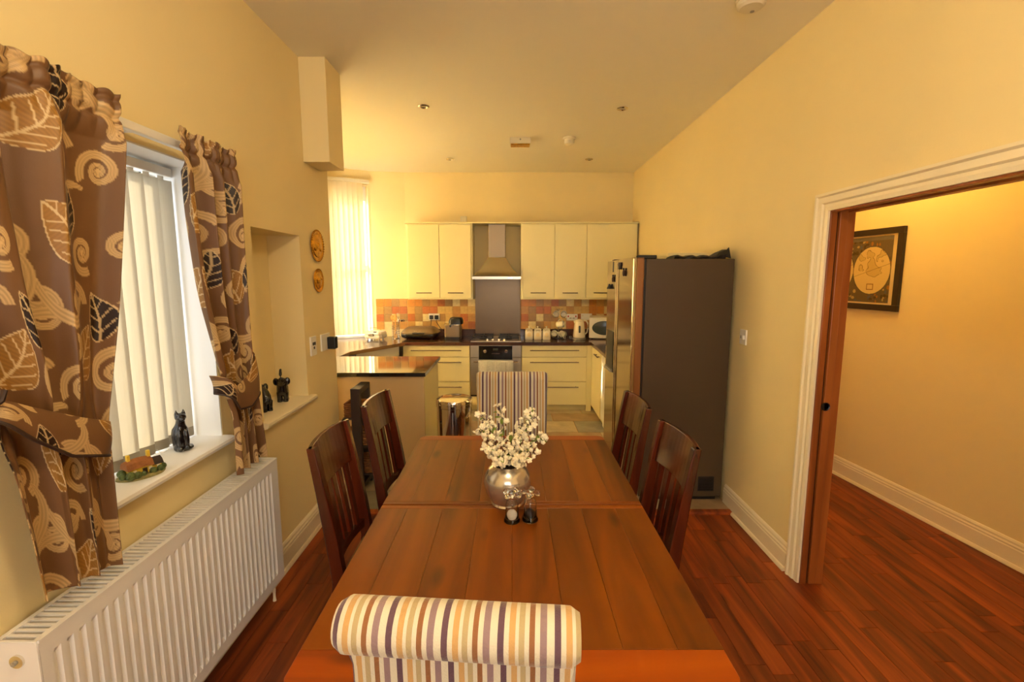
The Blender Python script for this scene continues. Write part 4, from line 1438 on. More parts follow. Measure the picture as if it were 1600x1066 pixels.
od = put('oven_door', MB().box(OX0 + 0.003, OX1 - 0.003, BF - 0.002, BF + 0.02, 0.225, 0.685), 'steel_h', ov, bev=0.002)
put('door_glass', MB().box(-0.40, 0.004, BF - 0.005, BF - 0.001, 0.27, 0.60), 'blackgloss', od)
put('handle', MB().tube([(-0.46, BF - 0.045, 0.640), (0.07, BF - 0.045, 0.640)], 0.009, 10).tube([(-0.42, BF - 0.045, 0.640), (-0.42, BF, 0.640)], 0.007, 8).tube([(0.03, BF - 0.045, 0.640), (0.03, BF, 0.640)], 0.007, 8), 'steel', od, smooth=True)
put('lower_trim', MB().box(OX0 + 0.003, OX1 - 0.003, BF, BF + 0.02, 0.205, 0.221), 'black', ov)
put('lower_panel', MB().box(OX0 + 0.003, OX1 - 0.003, BF, BF + 0.019, 0.098, 0.203), 'unit', ov)
put('plinth', MB().box(OX0, OX1, BF + 0.06, BF + 0.08, KZ + .001, 0.10), 'plinth', ov)
# tea towel folded over the oven handle
tw = thing('tea_towel', 'pale checked tea towel hanging over the oven handle', 'towel', (-0.19, BF - 0.05, 0.645))
secs = []
for i in range(41):
    xx = -0.405 + i * 0.0105
    wv = 0.004 * math.sin(i * 0.5) + 0.002 * math.sin(i * 1.3)
    secs.append([(xx, BF - 0.030, 0.45 + 0.006), (xx, BF - 0.032, 0.63), (xx, BF - 0.036, 0.6535), (xx, BF - 0.050, 0.6545), (xx, BF - 0.059, 0.640), (xx, BF - 0.062 + wv, 0.58), (xx, BF - 0.064 + wv * 1.6, 0.42),
                 (xx, BF - 0.067 + wv * 1.6, 0.42), (xx, BF - 0.065 + wv, 0.58), (xx, BF - 0.062, 0.642), (xx, BF - 0.050, 0.6575), (xx, BF - 0.033, 0.656), (xx, BF - 0.029, 0.63), (xx, BF - 0.027, 0.456)])
put('cloth', MB().loft(secs), 'towel', tw, smooth=True)
for xx in (-0.31, -0.20, -0.09):
    put('fold', MB().box(xx - 0.002, xx + 0.002, BF - 0.0765, BF - 0.060, 0.425, 0.64), 'plastic', tw)

# diagonal corner appliance and the left run
A2, B2 = Vector((-1.33, 5.70)), Vector((-1.72, 5.02))
dd = (B2 - A2).normalized()
nn = Vector((-dd.y, dd.x))      # towards the wall behind
if nn.x > 0:
    nn = -nn
wm = thing('corner_appliance', 'white fronted appliance under the diagonal corner worktop', 'appliance', (-1.75, 5.5, KZ))
mb = MB()
seg_box(mb, A2, dd, nn, 0.03, 0.70, 0.10, 0.832, 0.45, 0.03)
put('casing', mb, 'plastic', wm)
mb = MB()
seg_box(mb, A2, dd, nn, 0.035, 0.695, 0.69, 0.830, 0.03, 0.0)
put('control_panel', mb, 'plastic', wm, bev=0.003)
mb = MB()
seg_box(mb, A2, dd, nn, 0.035, 0.695, 0.10, 0.685, 0.03, 0.0)
put('door_panel', mb, 'plastic', wm, bev=0.003)
mb = MB()
seg_box(mb, A2, dd, nn, 0.035, 0.695, KZ + 0.001, 0.098, 0.03, 0.03)
put('plinth', mb, 'plinth', wm)
dk = thing('corner_gap_shade', 'dark strip standing in for the shaded gap beside the white corner appliance', 'kitchen unit', (-1.72, 4.98, KZ))  # dark strip painted in place of the shade in an open gap
put('strip', MB().box(-1.775, -1.725, 4.93, 4.99, KZ + 0.001, 0.83), 'rack_wood', dk)
lu = thing('base_unit', 'cream base unit on the window side run behind the breakfast bar', 'kitchen unit', (-2.0, 4.75, KZ))
put('carcass', MB().box(-2.34, -1.745, 4.55, 4.925, 0.10, 0.832), 'unit_in', lu)
d = put('cabinet_door', MB().box(-1.743, -1.724, 4.553, 4.922, 0.10, 0.830), 'unit', lu, bev=0.002)
mbh = MB().tube([(-1.696, 4.62, 0.775), (-1.696, 4.86, 0.775)], 0.006, 8).tube([(-1.696, 4.66, 0.775), (-1.724, 4.66, 0.775)], 0.005, 6).tube([(-1.696, 4.82, 0.775), (-1.724, 4.82, 0.775)], 0.005, 6)
put('handle', mbh, 'steel', d, smooth=True)
put('plinth', MB().box(-1.80, -1.78, 4.55, 4.925, KZ + 0.001, 0.10), 'plinth', lu)

# worktop: one continuous slab with rounded front trim
wt = thing('worktop', 'dark brown kitchen worktop running round three sides', 'worktop', (0, 6.0, 0.835))
outl = [(-1.28, 5.69), (0.945, 5.69), (0.945, 4.40), (1.555, 4.40), (1.555, 6.345), (-1.385, 6.345), (-1.80, 6.265), (-2.34, 5.965), (-2.34, 4.535), (-1.70, 4.535), (-1.70, 4.95)]
put('slab', MB().prism(outl, 0.836, WZ), 'worktop', wt, bev=0.004)
ed = MB()
for (p, q) in (((-1.28, 5.69), (-1.70, 4.95)), ((-1.70, 4.95), (-1.70, 4.535)),):
    p, q = Vector(p), Vector(q)
    t_ = (q - p).normalized()
    n_ = Vector((-t_.y, t_.x))
    seg_box(ed, p, t_, n_, 0.002, (q - p).length, 0.838, WZ - 0.002, 0.003, 0.0)
put('edge_strip', ed, 'worktop_edge', wt)
tag(put('upstand', MB().box(-1.37, -0.4855, 6.335, 6.349, WZ + .0005, 0.965), 'worktop', bev=0.002), 'dark upstand strip along the wall behind the contact grill', 'upstand')
tag(put('upstand', MB().box(0.1105, 1.545, 6.335, 6.349, WZ + .0005, 0.965), 'worktop', bev=0.002), 'dark upstand strip along the wall behind the canisters and kettle', 'upstand')

# backsplash tiles
random.seed(11)
tsz = 0.1
def wall_tiles(parent, p0, d, n_, count, z0, rows, patt):
    ang_ = math.atan2(d.y, d.x)
    for i in range(count):
        for j in range(rows):
            m_ = TILE[patt[(i * 3 + j * 7 + (i * j) % 5) % len(patt)]]
            key = 'tilemesh_' + m_.name
            if key not in plank_mesh:
                src = put('wall_tile', MB().box(0.0012, tsz - 0.0012, -0.010, 0.0, 0.0012, tsz - 0.0012), m_, parent, local=True, bev=0.002, seg=1)
                plank_mesh[key] = src
                o = src
            else:
                o = plank_mesh[key].copy()
                C.objects.link(o)
            o.parent = parent
            q = p0 + d * (i * tsz)
            o.location = (q.x, q.y, z0 + j * tsz)
            o.rotation_euler = (0, 0, ang_)
patt = [0, 1, 4, 3, 5, 2, 4, 1, 3, 0, 5, 4, 2, 1, 0, 3, 5]
wall_tiles(wall_back, Vector((-1.385, 6.3595)), Vector((1, 0)), None, 9, 0.966, 4, patt)
wall_tiles(wall_back, Vector((0.118, 6.3595)), Vector((1, 0)), None, 14, 0.966, 4, patt)
dbay = (P1 - P2).normalized()
wall_tiles(wall_bay, P2 + dbay * 0.02, dbay, None, 4, 0.966, 4, patt)
for (n_, a, b) in (('grout_bed', -1.38, -0.49), ('grout_bed', 0.1095, 1.55)):
    put(n_, MB().box(a, b, 6.352, 6.3598, 0.965, 1.368), 'grout', wall_back)

# steel splashback, hob, hood
sp = thing('splashback', 'tall brushed steel splashback panel behind the hob', 'splashback', (-0.195, 6.345, WZ))
put('panel', MB().box(-0.4845, 0.1095, 6.340, 6.352, WZ + 0.001, 1.66), 'steel_dark', sp, bev=0.001)
hb = thing('gas_hob', 'four burner gas hob with black pan supports set in the worktop', 'hob', (-0.195, 5.98, WZ))
put('base_plate', MB().box(-0.50, 0.11, 5.73, 6.24, WZ + 0.0005, WZ + 0.012), 'steel_h', hb, bev=0.003)
for (xx, yy) in ((-0.36, 5.92), (-0.04, 5.92), (-0.36, 6.12), (-0.04, 6.12)):
    b_ = put('burner', MB().lathe([(0.045, 0.012), (0.045, 0.022), (0.03, 0.028), (0.0, 0.028)], (xx, yy, WZ), 20), 'black', hb, smooth=True)
for xx in (-0.36, -0.04):
    g_ = MB()
    for yy in (5.83, 6.02, 6.21):
        g_.box(xx - 0.125, xx + 0.125, yy - 0.005, yy + 0.005, WZ + 0.028, WZ + 0.044)
    for x2 in (-0.12, 0.0, 0.12):
        g_.box(xx + x2 - 0.005, xx + x2 + 0.005, 5.83, 6.21, WZ + 0.028, WZ + 0.044)
    for x2 in (-0.12, 0.12):
        for yy in (5.83, 6.21):
            g_.box(xx + x2 - 0.006, xx + x2 + 0.006, yy - 0.006, yy + 0.006, WZ + 0.011, WZ + 0.03)
    put('pan_support', g_, 'black', hb)
for k in range(4):
    put('knob', MB().lathe([(0.018, 0.012), (0.016, 0.034), (0.0, 0.035)], (-0.30 + k * 0.07, 5.765, WZ), 16), 'chrome', hb, smooth=True)
hd_o = thing('cooker_hood', 'stainless steel chimney cooker hood above the hob', 'cooker hood', (-0.195, 6.1, 1.62))
put('canopy_rim', MB().box(-0.4845, 0.1085, 5.875, 6.338, 1.622, 1.658), 'steel_h', hd_o, bev=0.002)
rings = []
for k in range(9):
    t = k / 8
    e = t ** 0.72
    hx = 0.2965 + (0.105 - 0.2965) * e
    y0 = 5.875 + (6.08 - 5.875) * e
    rings.append([(-0.188 - hx, y0, 1.658 + t * 0.235), (-0.188 + hx, y0, 1.658 + t * 0.235), (-0.188 + hx, 6.338, 1.658 + t * 0.235), (-0.188 - hx, 6.338, 1.658 + t * 0.235)])
put('canopy', MB().loft(rings), 'steel_h', hd_o, smooth=True)
put('chimney', MB().box(-0.293, -0.083, 6.08, 6.338, 1.893, 2.300), 'steel', hd_o, bev=0.004)
for k in range(3):
    put('button', MB().lathe([(0.006, 0), (0.006, -0.004), (0, -0.004)], (-0.04 + k * 0.02, 5.875, 1.640), 10, 'Y'), 'chrome', hd_o)

# wall units
WF = 6.02
def wall_unit(x0, x1, doors, label):
    u = thing('wall_unit', label, 'kitchen unit', ((x0 + x1) / 2, 6.2, 1.38))
    put('carcass', MB().box(x0 - 0.018, x1 + 0.018, WF + 0.002, 6.352, 1.372, 2.30), 'unit', u, bev=0.001)
    for a, b in zip(doors, doors[1:]):
        d_ = put('cabinet_door', MB().box(a + 0.004, b - 0.004, WF - 0.019, WF, 1.392, 2.285), 'unit', u, bev=0.002)
        if b - a < 0.5:
            bar_handle(d_, (a + b) / 2 - 0.095, (a + b) / 2 + 0.095, WF - 0.019, 1.455)
        else:
            bar_handle(d_, a + 0.095, a + 0.30, WF - 0.019, 1.455)
    return u
wall_unit(-1.285, -0.504, [-1.285, -0.895, -0.504], 'cream two door wall unit between the window and the cooker hood')
wall_unit(0.128, 1.525, [0.128, 0.525, 0.918, 1.525], 'cream three door wall unit between the cooker hood and the right wall')
cn = thing('cornice', 'thin cream cornice board bridging the tops of the wall units', 'cornice', (0.12, 6.1, 2.301))
put('board', MB().box(-1.31, 1.55, WF - 0.022, 6.352, 2.301, 2.318), 'unit', cn, bev=0.002)
bx_ = thing('junction_box', 'small white box on the wall above the two door wall unit', 'junction box', (-0.62, YB, 2.40))
put('box', MB().box(-0.665, -0.585, YB - 0.035, YB, 2.345, 2.425), 'plastic', bx_, bev=0.004)
put('lid', MB().box(-0.66, -0.59, YB - 0.040, YB - 0.034, 2.35, 2.42), 'ivory', bx_, bev=0.002)

# worktop objects
def grp(name, label, cat, loc, **kw):
    return thing(name, label, cat, loc, **kw)
tm = grp('sandwich_toaster', 'white sandwich toaster with a yellow cord in the window corner', 'toaster', (-1.70, 5.92, WZ), rotz=-0.25)
P = lambda n, mb, m, o, **kw: put(n, mb, m, o, local=True, **kw)
P('base', MB().loft([[(k * a, k2 * b, z) for a, b in ((-.10, -.08), (.10, -.08), (.12, -.05), (.12, .08), (-.12, .08), (-.12, -.05))] for k, k2, z in ((.9, .9, .025), (1, 1, .04), (1, 1, .065), (.97, .97, .068))]), 'plastic', tm, bev=0.004)
P('lid', MB().loft([[(k * a, k2 * b, z) for a, b in ((-.10, -.08), (.10, -.08), (.12, -.05), (.12, .08), (-.12, .08), (-.12, -.05))] for k, k2, z in ((.97, .97, .072), (1, 1, .080), (.9, .9, .105), (.6, .6, .115))]), 'plastic', tm, bev=0.004)
P('handle', MB().box(-.03, .03, -.115, -.075, .055, .085), 'greyplastic', tm, bev=0.006)
P('indicator', MB().box(.02, .06, -.075, -.06, .098, .112), 'black', tm, bev=0.002)
for sx in (-1, 1):
    for sy in (-1, 1):
        P('foot', MB().lathe([(.012, 0), (.014, .028)], (sx * .08, sy * .05, 0), 10), 'plastic', tm)
P('cord', MB().tube([(-.10, .07, .05), (-.15, .08, .09), (-.12, .09, .135), (-.04, .10, .14), (.03, .10, .115), (.06, .09, .05), (.07, .10, .006)], .004, 6), 'spoonwood', tm, smooth=True)

ut = grp('utensil_pot', 'chrome wire utensil pot beside the black grill', 'utensil pot', (-1.475, 6.06, WZ))
P('base', MB().lathe([(0, 0), (.045, 0), (.045, .006), (0, .006)], n=24), 'chrome', ut)
for k in range(7):
    z = .012 + k * .026
    ring = [(.046 * math.cos(2 * PI * i / 24), .046 * math.sin(2 * PI * i / 24), z) for i in range(25)]
    P('wire_ring', MB().tube(ring, .003, 6), 'chrome', ut, smooth=True)
for k in range(6):
    a = 2 * PI * k / 6
    P('wire_upright', MB().tube([(.046 * math.cos(a), .046 * math.sin(a), 0), (.046 * math.cos(a), .046 * math.sin(a), .17)], .0025, 6), 'chrome', ut)
ux, uy, uz = -1.475, 6.06, WZ
def utensil(name, label, bx0, by0, dx, dy, top, mat, head):
    o = thing(name, label, 'utensil', (ux + bx0, uy + by0, uz + .007), group='utensils in the wire pot')
    a, b = Vector((bx0, by0, .0)), Vector((dx, dy, top))
    P('shaft', MB().tube([(0, 0, 0), tuple(b - a)], .005, 8), mat, o, smooth=True)
    e = b - a
    if head == 'spoon':
        P('bowl', MB().ball(tuple(e), (.024, .009, .036), 14, 10), mat, o, smooth=True)
    elif head == 'whisk':
        for k in range(5):
            an = PI * k / 5
            lp = []
            for i in range(13):
                t = i / 12 * PI
                lp.append((e.x + .026 * math.cos(an) * math.cos(t) * math.sin(t) ** .3 if False else e.x + .024 * math.cos(an) * math.sin(t * 2 - PI) * -1, e.y + .024 * math.sin(an) * math.sin(t * 2 - PI) * -1, e.z + .075 * math.sin(t)))
            P('whisk_wire', MB().tube(lp, .0014, 5), mat, o)
    else:
        P('ladle_bowl', MB().lathe([(0, -.03), (.024, -.025), (.036, -.006), (.037, .0), (.034, .0), (.022, -.021), (0, -.026)], (e.x + .035, e.y, e.z), 18), mat, o, smooth=True)
utensil('wooden_spoon', 'wooden spoon leaning upright in the wire pot', 0.0, .022, -.012, .027, .27, 'spoonwood', 'spoon')
utensil('wooden_spoon', 'wooden spoon leaning toward the window in the wire pot', -.022, .006, -.042, .007, .255, 'spoonwood', 'spoon')
utensil('wooden_spoon', 'shorter wooden spoon leaning toward the grill in the wire pot', -.006, -.026, .004, -.036, .25, 'spoonwood', 'spoon')
utensil('whisk', 'steel balloon whisk in the wire pot', .026, .007, .036, .005, .24, 'chrome', 'whisk')
utensil('ladle', 'shiny steel ladle leaning out of the wire pot toward the grill', -.016, -.008, .054, -.010, .235, 'chrome', 'ladle')

gl = grp('contact_grill', 'large black contact grill with a steel lid on the worktop', 'grill', (-1.16, 6.08, WZ))
def rr(hx, hy, r, z, n=6):
    pts = []
    for cx, cy, a0 in ((hx - r, hy - r, 0), (-hx + r, hy - r, 90), (-hx + r, -hy + r, 180), (hx - r, -hy + r, 270)):
        for i in range(n + 1):
            a = math.radians(a0 + 90 * i / n)
            pts.append((cx + r * math.cos(a), cy + r * math.sin(a), z))
    return pts
P('base', MB().loft([rr(.19, .14, .06, .012), rr(.225, .165, .08, .03), rr(.235, .17, .08, .055), rr(.232, .168, .08, .066)]), 'blackgloss', gl, smooth=True)
P('lid', MB().loft([rr(.232, .168, .08, .070), rr(.236, .170, .08, .080), rr(.205, .150, .07, .115), rr(.17, .12, .06, .142), rr(.15, .10, .05, .148)]), 'steel', gl, smooth=True)
P('handle', MB().loft([rr(.07, .015, .01, .070), rr(.08, .02, .012, .080), rr(.07, .015, .01, .092)]).xf(Matrix.Translation((0, -.178, 0))), 'black', gl, smooth=True)
for xx in (-.05, -.03, .02):
    P('indicator', MB().ball((xx, -.157, .106), .006, 8, 6), 'chrome', gl)
for sx in (-1, 1):
    for sy in (-1, 1):
        P('foot', MB().lathe([(.014, 0), (.016, .016)], (sx * .15, sy * .10, 0), 10), 'black', gl)

df = grp('deep_fryer', 'square steel deep fat fryer with a black lid beside the grill', 'fryer', (-.745, 6.06, WZ))
P('body', MB().loft([rr(.098, .11, .02, .03), rr(.10, .112, .02, .05), rr(.10, .112, .02, .185)]), 'steel', df, smooth=True)
P('foot_band', MB().loft([rr(.098, .11, .02, .0), rr(.10, .112, .02, .03)]), 'black', df, smooth=True)
P('lid', MB().loft([rr(.085, .10, .03, .186), rr(.085, .10, .03, .225), rr(.07, .085, .03, .262), rr(.05, .06, .02, .268)]).xf(Matrix.Translation((.035, .02, 0))), 'black', df, smooth=True)
P('handle', MB().box(-.03, -.01, -.16, -.09, .16, .185), 'black', df, bev=.004)
P('rim', MB().loft([rr(.104, .116, .022, .178), rr(.104, .116, .022, .190)]), 'chrome', df, smooth=True)

def canister(x_, label, k):
    o = grp('canister', label, 'canister', (x_, 5.99, WZ), group='cream storage canisters')
    P('jar', MB().loft([rr(.046, .046, .012, 0), rr(.05, .05, .014, .006), rr(.05, .05, .014, .105), rr(.042, .042, .014, .118)]), 'cream_ceramic', o, smooth=True)
    P('lid', MB().loft([rr(.045, .045, .012, .119), rr(.047, .047, .012, .126), rr(.03, .03, .012, .138)]), 'cream_ceramic', o, smooth=True)
    P('knob', MB().lathe([(.007, .137), (.006, .146), (.012, .152), (.013, .160), (0, .167)], n=14), 'cream_ceramic', o, smooth=True)
    P('label_plaque', MB().loft([rr(.022, .024, .01, 0), rr(.022, .024, .01, .0015)]).xf(Matrix.Translation((0, -.050, .06)) @ Matrix.Rotation(PI / 2, 4, 'X')), 'mount', o)
    P('clasp', MB().tube([(-.02, -.052, .100), (-.02, -.056, .118), (.02, -.056, .118), (.02, -.052, .100)], .0018, 6), 'chrome', o)
canister(.213, 'cream lidded canister next to the hob', 0)
canister(.323, 'middle one of three cream lidded canisters', 1)
canister(.432, 'cream lidded canister next to the mug tree', 2)

mt = grp('mug_tree', 'chrome mug tree between the canisters and the kettle', 'mug tree', (.585, 6.04, WZ))
P('base', MB().lathe([(0, 0), (.065, 0), (.065, .008), (.02, .014), (0, .014)], n=24), 'black', mt, smooth=True)
P('pole', MB().lathe([(.006, .012), (.006, .36), (.012, .372), (0, .384)], n=12), 'chrome', mt, smooth=True)
mugs = [(.05, -.03, .30, 'upper', 'hob'), (-.045, -.03, .305, 'upper', 'k'), (.03, -.045, .175, 'middle', ''), (-.055, -.03, .06, 'lower', 'h'), (.055, -.035, .055, 'lower', 'k')]
for k, (dx, dy, z, lv, _) in enumerate([(-.030, -.05, .315, 0, 0), (.050, -.035, .31, 0, 0), (.012, -.055, .19, 0, 0), (-.045, -.035, .062, 0, 0), (.045, -.05, .066, 0, 0)]):
    P('arm', MB().tube([(0, 0, z + .05), (dx * .8, dy * .8, z + .065), (dx * 1.1, dy * 1.1, z + .075)], .003, 6), 'chrome', mt, smooth=True)
    m_ = grp('mug', ['cream mug hanging top of the mug tree, facing the hob', 'cream mug hanging top of the mug tree, facing the kettle', 'cream mug hanging alone at the middle of the mug tree',
                     'cream mug hanging lowest on the mug tree, facing the canisters', 'cream mug hanging lowest on the mug tree, facing the kettle'][k], 'mug', (.585 + dx * 1.25, 6.04 + dy * 1.25, WZ + z), group='mugs on the mug tree')
    R_ = Euler((math.radians([70, 60, 75, 65, 70][k]), math.radians([-35, 50, -70, -20, 60][k]), math.radians([20, -30, 80, 10, -50][k]))).to_matrix().to_4x4()
    P('cup', MB().lathe([(0, -.045), (.030, -.045), (.036, -.035), (.040, .045), (.037, .045), (.033, -.033), (0, -.038)], n=22).xf(R_), 'cream_ceramic', m_, smooth=True)
    P('handle', MB().tube([(.037, 0, .028), (.058, 0, .025), (.066, 0, .0), (.056, 0, -.022), (.036, 0, -.028)], .005, 8).xf(R_), 'cream_ceramic', m_, smooth=True)

kt = grp('kettle', 'cream electric jug kettle on its base in front of the wall sockets', 'kettle', (.845, 6.0, WZ))
P('power_base', MB().lathe([(0, 0), (.082, 0), (.085, .01), (.078, .022), (0, .022)], n=28), 'greyplastic', kt, smooth=True)
P('jug', MB().lathe([(0, .024), (.076, .024), (.078, .04), (.070, .13), (.060, .20), (.055, .225), (.0, .228)], n=30), 'cream_ceramic', kt, smooth=True)
P('lid', MB().lathe([(.054, .227), (.050, .240), (.02, .252), (0, .254)], n=24), 'cream_ceramic', kt, smooth=True)
P('spout', MB().loft([[(-.045, -.022, .20), (-.045, .022, .20), (-.055, 0, .185)], [(-.058, -.018, .226), (-.058, .018, .226), (-.074, 0, .222)], [(-.056, -.016, .234), (-.056, .016, .234), (-.076, 0, .233)]]), 'cream_ceramic', kt)
P('handle', MB().tube([(.048, 0, .235), (.085, 0, .232), (.106, 0, .20), (.108, 0, .14), (.098, 0, .085), (.072, 0, .060)], [.010, .011, .010, .009, .009, .008], 10), 'cream_ceramic', kt, smooth=True)
P('water_gauge', MB().loft([rr(.012, .045, .011, 0), rr(.012, .045, .011, .004)]).xf(Matrix.Translation((-.005, -.068, .13)) @ Matrix.Rotation(PI / 2 - .1, 4, 'X')), 'mwdoor', kt, smooth=True)
P('cord', MB().tube([(-.075, .04, .008), (-.11, .10, .006), (-.10, .18, .012), (-.06, .24, .006)], .004, 6), 'plastic', kt, smooth=True)

mw = grp('microwave', 'white microwave with an oval dark window in the worktop corner', 'microwave', (1.238, 6.12, WZ), rotz=math.radians(-12))
P('case', MB().box(-.24, .24, -.17, .17, .012, .275), 'plastic', mw, bev=.008)
dr = P('door', MB().box(-.238, .13, -.192, -.171, .014, .273), 'plastic', mw, bev=.008)
put('window', MB().loft([[(.15 * k * math.cos(a) * 1.0, .088 * k * math.sin(a), z) for a in [2 * PI * i / 32 for i in range(32)]] for k, z in ((1, 0), (1, .006), (.92, .008))]).xf(Matrix.Translation((-.05, -.190, .145)) @ Matrix.Rotation(PI / 2, 4, 'X')), 'mwdoor', dr, local=True, smooth=True)
P('control_panel', MB().box(.132, .238, -.190, -.171, .014, .273), 'greyplastic', mw, bev=.006)
for zz in (.08, .19):
    P('dial', MB().lathe([(.028, 0), (.024, -.018), (0, -.019)], (.185, -.190, zz), 18, 'Y'), 'plastic', mw, smooth=True)
for sx in (-1, 1):
    for sy in (-1, 1):
        P('foot', MB().lathe([(.012, 0), (.012, .014)], (sx * .2, sy * .13, 0), 10), 'black', mw)

wall_socket('double_socket', 'white double socket with two black plugs above the grill', 'socket', 'B', (-1.03, 6.349, 1.128), 0.146, 0.086,
            plugs=((-0.034, -0.005, 0.046, 0.052, 0.035, 'black'), (0.034, -0.005, 0.046, 0.052, 0.035, 'black')))
wall_socket('double_socket', 'white double socket with red switches beside the mug tree', 'socket', 'B', (0.795, 6.349, 1.122), 0.146, 0.086,
            toggles=((-0.05, 0.012, 0.016, 0.022, 0.004, 'red'), (0.05, 0.012, 0.016, 0.022, 0.004, 'red'), (-0.02, -0.012, 0.03, 0.012, 0.001, 'greyplastic'), (0.022, -0.012, 0.03, 0.012, 0.001, 'greyplastic')))
wall_socket('double_socket', 'plain white double socket behind the kettle and microwave', 'socket', 'B', (0.985, 6.349, 1.128), 0.146, 0.086,
            toggles=((-0.05, 0.015, 0.014, 0.02, 0.003, 'ivory'), (0.05, 0.015, 0.014, 0.02, 0.003, 'ivory')))
for k, xx in enumerate((-1.064, -0.996)):
    pc = thing('power_cord', 'black cord from a plug to the ' + ('contact grill' if k == 0 else 'deep fryer'), 'cord', (xx, 6.31, 1.09))
    ex = -1.10 if k == 0 else -0.86
    put('cable', MB().tube([(xx, 6.318, 1.098), (xx, 6.300, 1.06), ((xx * 2 + ex) / 3, 6.305, 0.99), ((xx + 2 * ex) / 3, 6.310, 0.93), (ex, 6.30, WZ + 0.006)], .004, 6), 'black', pc, smooth=True)

# ------------------------------------------------------------------ peninsula, basket rack, bin
pn = thing('breakfast_bar', 'tan panelled breakfast bar with a polished black granite top', 'breakfast bar', (-1.2, 4.1, KZ))
put('granite_top', MB().box(-1.69, -0.685, 3.72, 4.52, 0.868, 0.90), 'granite', pn, bev=0.003)
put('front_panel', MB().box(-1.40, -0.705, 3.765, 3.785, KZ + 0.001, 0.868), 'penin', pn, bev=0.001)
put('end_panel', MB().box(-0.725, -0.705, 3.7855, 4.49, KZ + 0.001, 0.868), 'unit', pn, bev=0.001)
put('carcass', MB().box(-1.68, -0.727, 3.79, 4.47, 0.06, 0.866), 'unit_in', pn)
put('edge_post', MB().box(-1.425, -1.40, 3.745, 3.785, KZ + 0.001, 0.868), 'white', pn, bev=0.002)
bw = thing('recipe_stand', 'cream leaning plate stand at the wall end of the granite top', 'stand', (-1.43, 3.80, 0.90))
put('plate', MB().loft([[(-1.465 + 0.07 * (k - 0.5) * 0 + o_, 3.79 + 0.05 * math.cos(a), 0.945 + 0.044 * math.sin(a)) for a in [2 * PI * i / 24 for i in range(24)]] for k, o_ in ((0, 0), (1, 0.010), (1, 0.012))]), 'cream_ceramic', bw, smooth=True)
put('foot', MB().box(-1.475, -1.42, 3.76, 3.82, 0.9005, 0.908), 'rack_wood', bw)

rk = thing('basket_rack', 'dark wooden rack holding wicker baskets in front of the breakfast bar', 'rack', (-1.17, 3.55, KZ))
for xx in (-1.20, -1.135):
    pass
for (yy0, yy1) in ((3.46, 3.495), (3.685, 3.72)):
    put('post', MB().box(-1.195, -1.125, yy0, yy1, KZ + 0.001, 0.83), 'rack_wood', rk, bev=0.003)
put('top_rail', MB().box(-1.195, -1.125, 3.4955, 3.6845, 0.79, 0.83), 'rack_wood', rk, bev=0.003)
put('bottom_rail', MB().box(-1.195, -1.125, 3.4955, 3.6845, 0.05, 0.09), 'rack_wood', rk, bev=0.003)
for zz in (0.595, 0.38, 0.16):
    put('shelf', MB().box(-1.275, -1.02, 3.50, 3.68, zz - 0.012, zz), 'rack_wood', rk)
def basket(zz, label, h=0.105, fruit=False):
    o = thing('wicker_basket', label, 'basket', (-1.15, 3.59, zz), group='wicker baskets on the rack')
    mb = MB()
    x0, x1, y0, y1 = -1.26, -1.04, 3.515, 3.665
    nrow = 7
    for j in range(nrow):
        z = zz + 0.008 + j * (h - 0.012) / (nrow - 1)
        pts = []
        per = [(x0, y0), (x1, y0), (x1, y1), (x0, y1), (x0, y0)]
        for (a, b) in zip(per, per[1:]):
            m_ = 10
            for i in range(m_):
                t = i / m_
                w_ = 0.004 * (1 if (i + j) % 2 else -1)
                nx, ny = (b[1] - a[1]), -(b[0] - a[0])
                L_ = math.hypot(nx, ny)
                pts.append((a[0] + (b[0] - a[0]) * t + nx / L_ * w_, a[1] + (b[1] - a[1]) * t + ny / L_ * w_, z))
        pts.append(pts[0])
        mb.tube(pts, 0.0085, 6)
    put('weave', mb, 'basket', o, smooth=True)
    put('bottom', MB().box(x0, x1, y0, y1, zz + 0.001, zz + 0.008), 'basket', o)
    return o
basket(0.596, 'wicker basket on the top shelf of the dark rack')
basket(0.381, 'wicker basket on the middle shelf of the dark rack')
basket(0.161, 'wicker basket on the bottom shelf of the dark rack')
for k, (dx, dy) in enumerate(((-1.087, 3.575), (-1.150, 3.615), (-1.2125, 3.575))):
    fo = put('orange', MB().ball((dx, dy, 0.605 + 0.032), 0.032, 16, 12), 'orange', smooth=True, center=True)
    tag(fo, ['orange in the top wicker basket at the side toward the table', 'orange in the middle of the top wicker basket', 'orange in the top wicker basket on the side by the wall'][k], 'orange', 'oranges in the top basket')

bn = thing('pedal_bin', 'polished steel round pedal bin beside the breakfast bar', 'bin', (-0.452, 3.66, KZ))
put('body', MB().lathe([(0.13, 0.03), (0.138, 0.045), (0.138, 0.635)], (-0.452, 3.66, KZ), 40), 'chrome', bn, smooth=True)
put('base_ring', MB().lathe([(0.134, 0.0), (0.143, 0.004), (0.143, 0.03), (0.134, 0.034)], (-0.452, 3.66, KZ), 40), 'black', bn, smooth=True)
put('collar', MB().lathe([(0.138, 0.632), (0.1425, 0.636), (0.1425, 0.660), (0.138, 0.664)], (-0.452, 3.66, KZ), 40), 'chrome', bn, smooth=True)
put('lid', MB().lathe([(0.142, 0.664), (0.142, 0.685), (0.136, 0.694), (0.10, 0.697), (0, 0.698)], (-0.452, 3.66, KZ), 40), 'chrome', bn, smooth=True)
put('carry_handle', MB().tube([(-0.452 + 0.1425 * math.cos(a), 3.66 + 0.1425 * math.sin(a), KZ + z) for a, z in ((-1.10, 0.645), (-1.08, 0.60), (-0.95, 0.565), (-0.8, 0.56), (-0.65, 0.565), (-0.5, 0.60), (-0.47, 0.645))], 0.006, 8), 'chrome', bn, smooth=True)
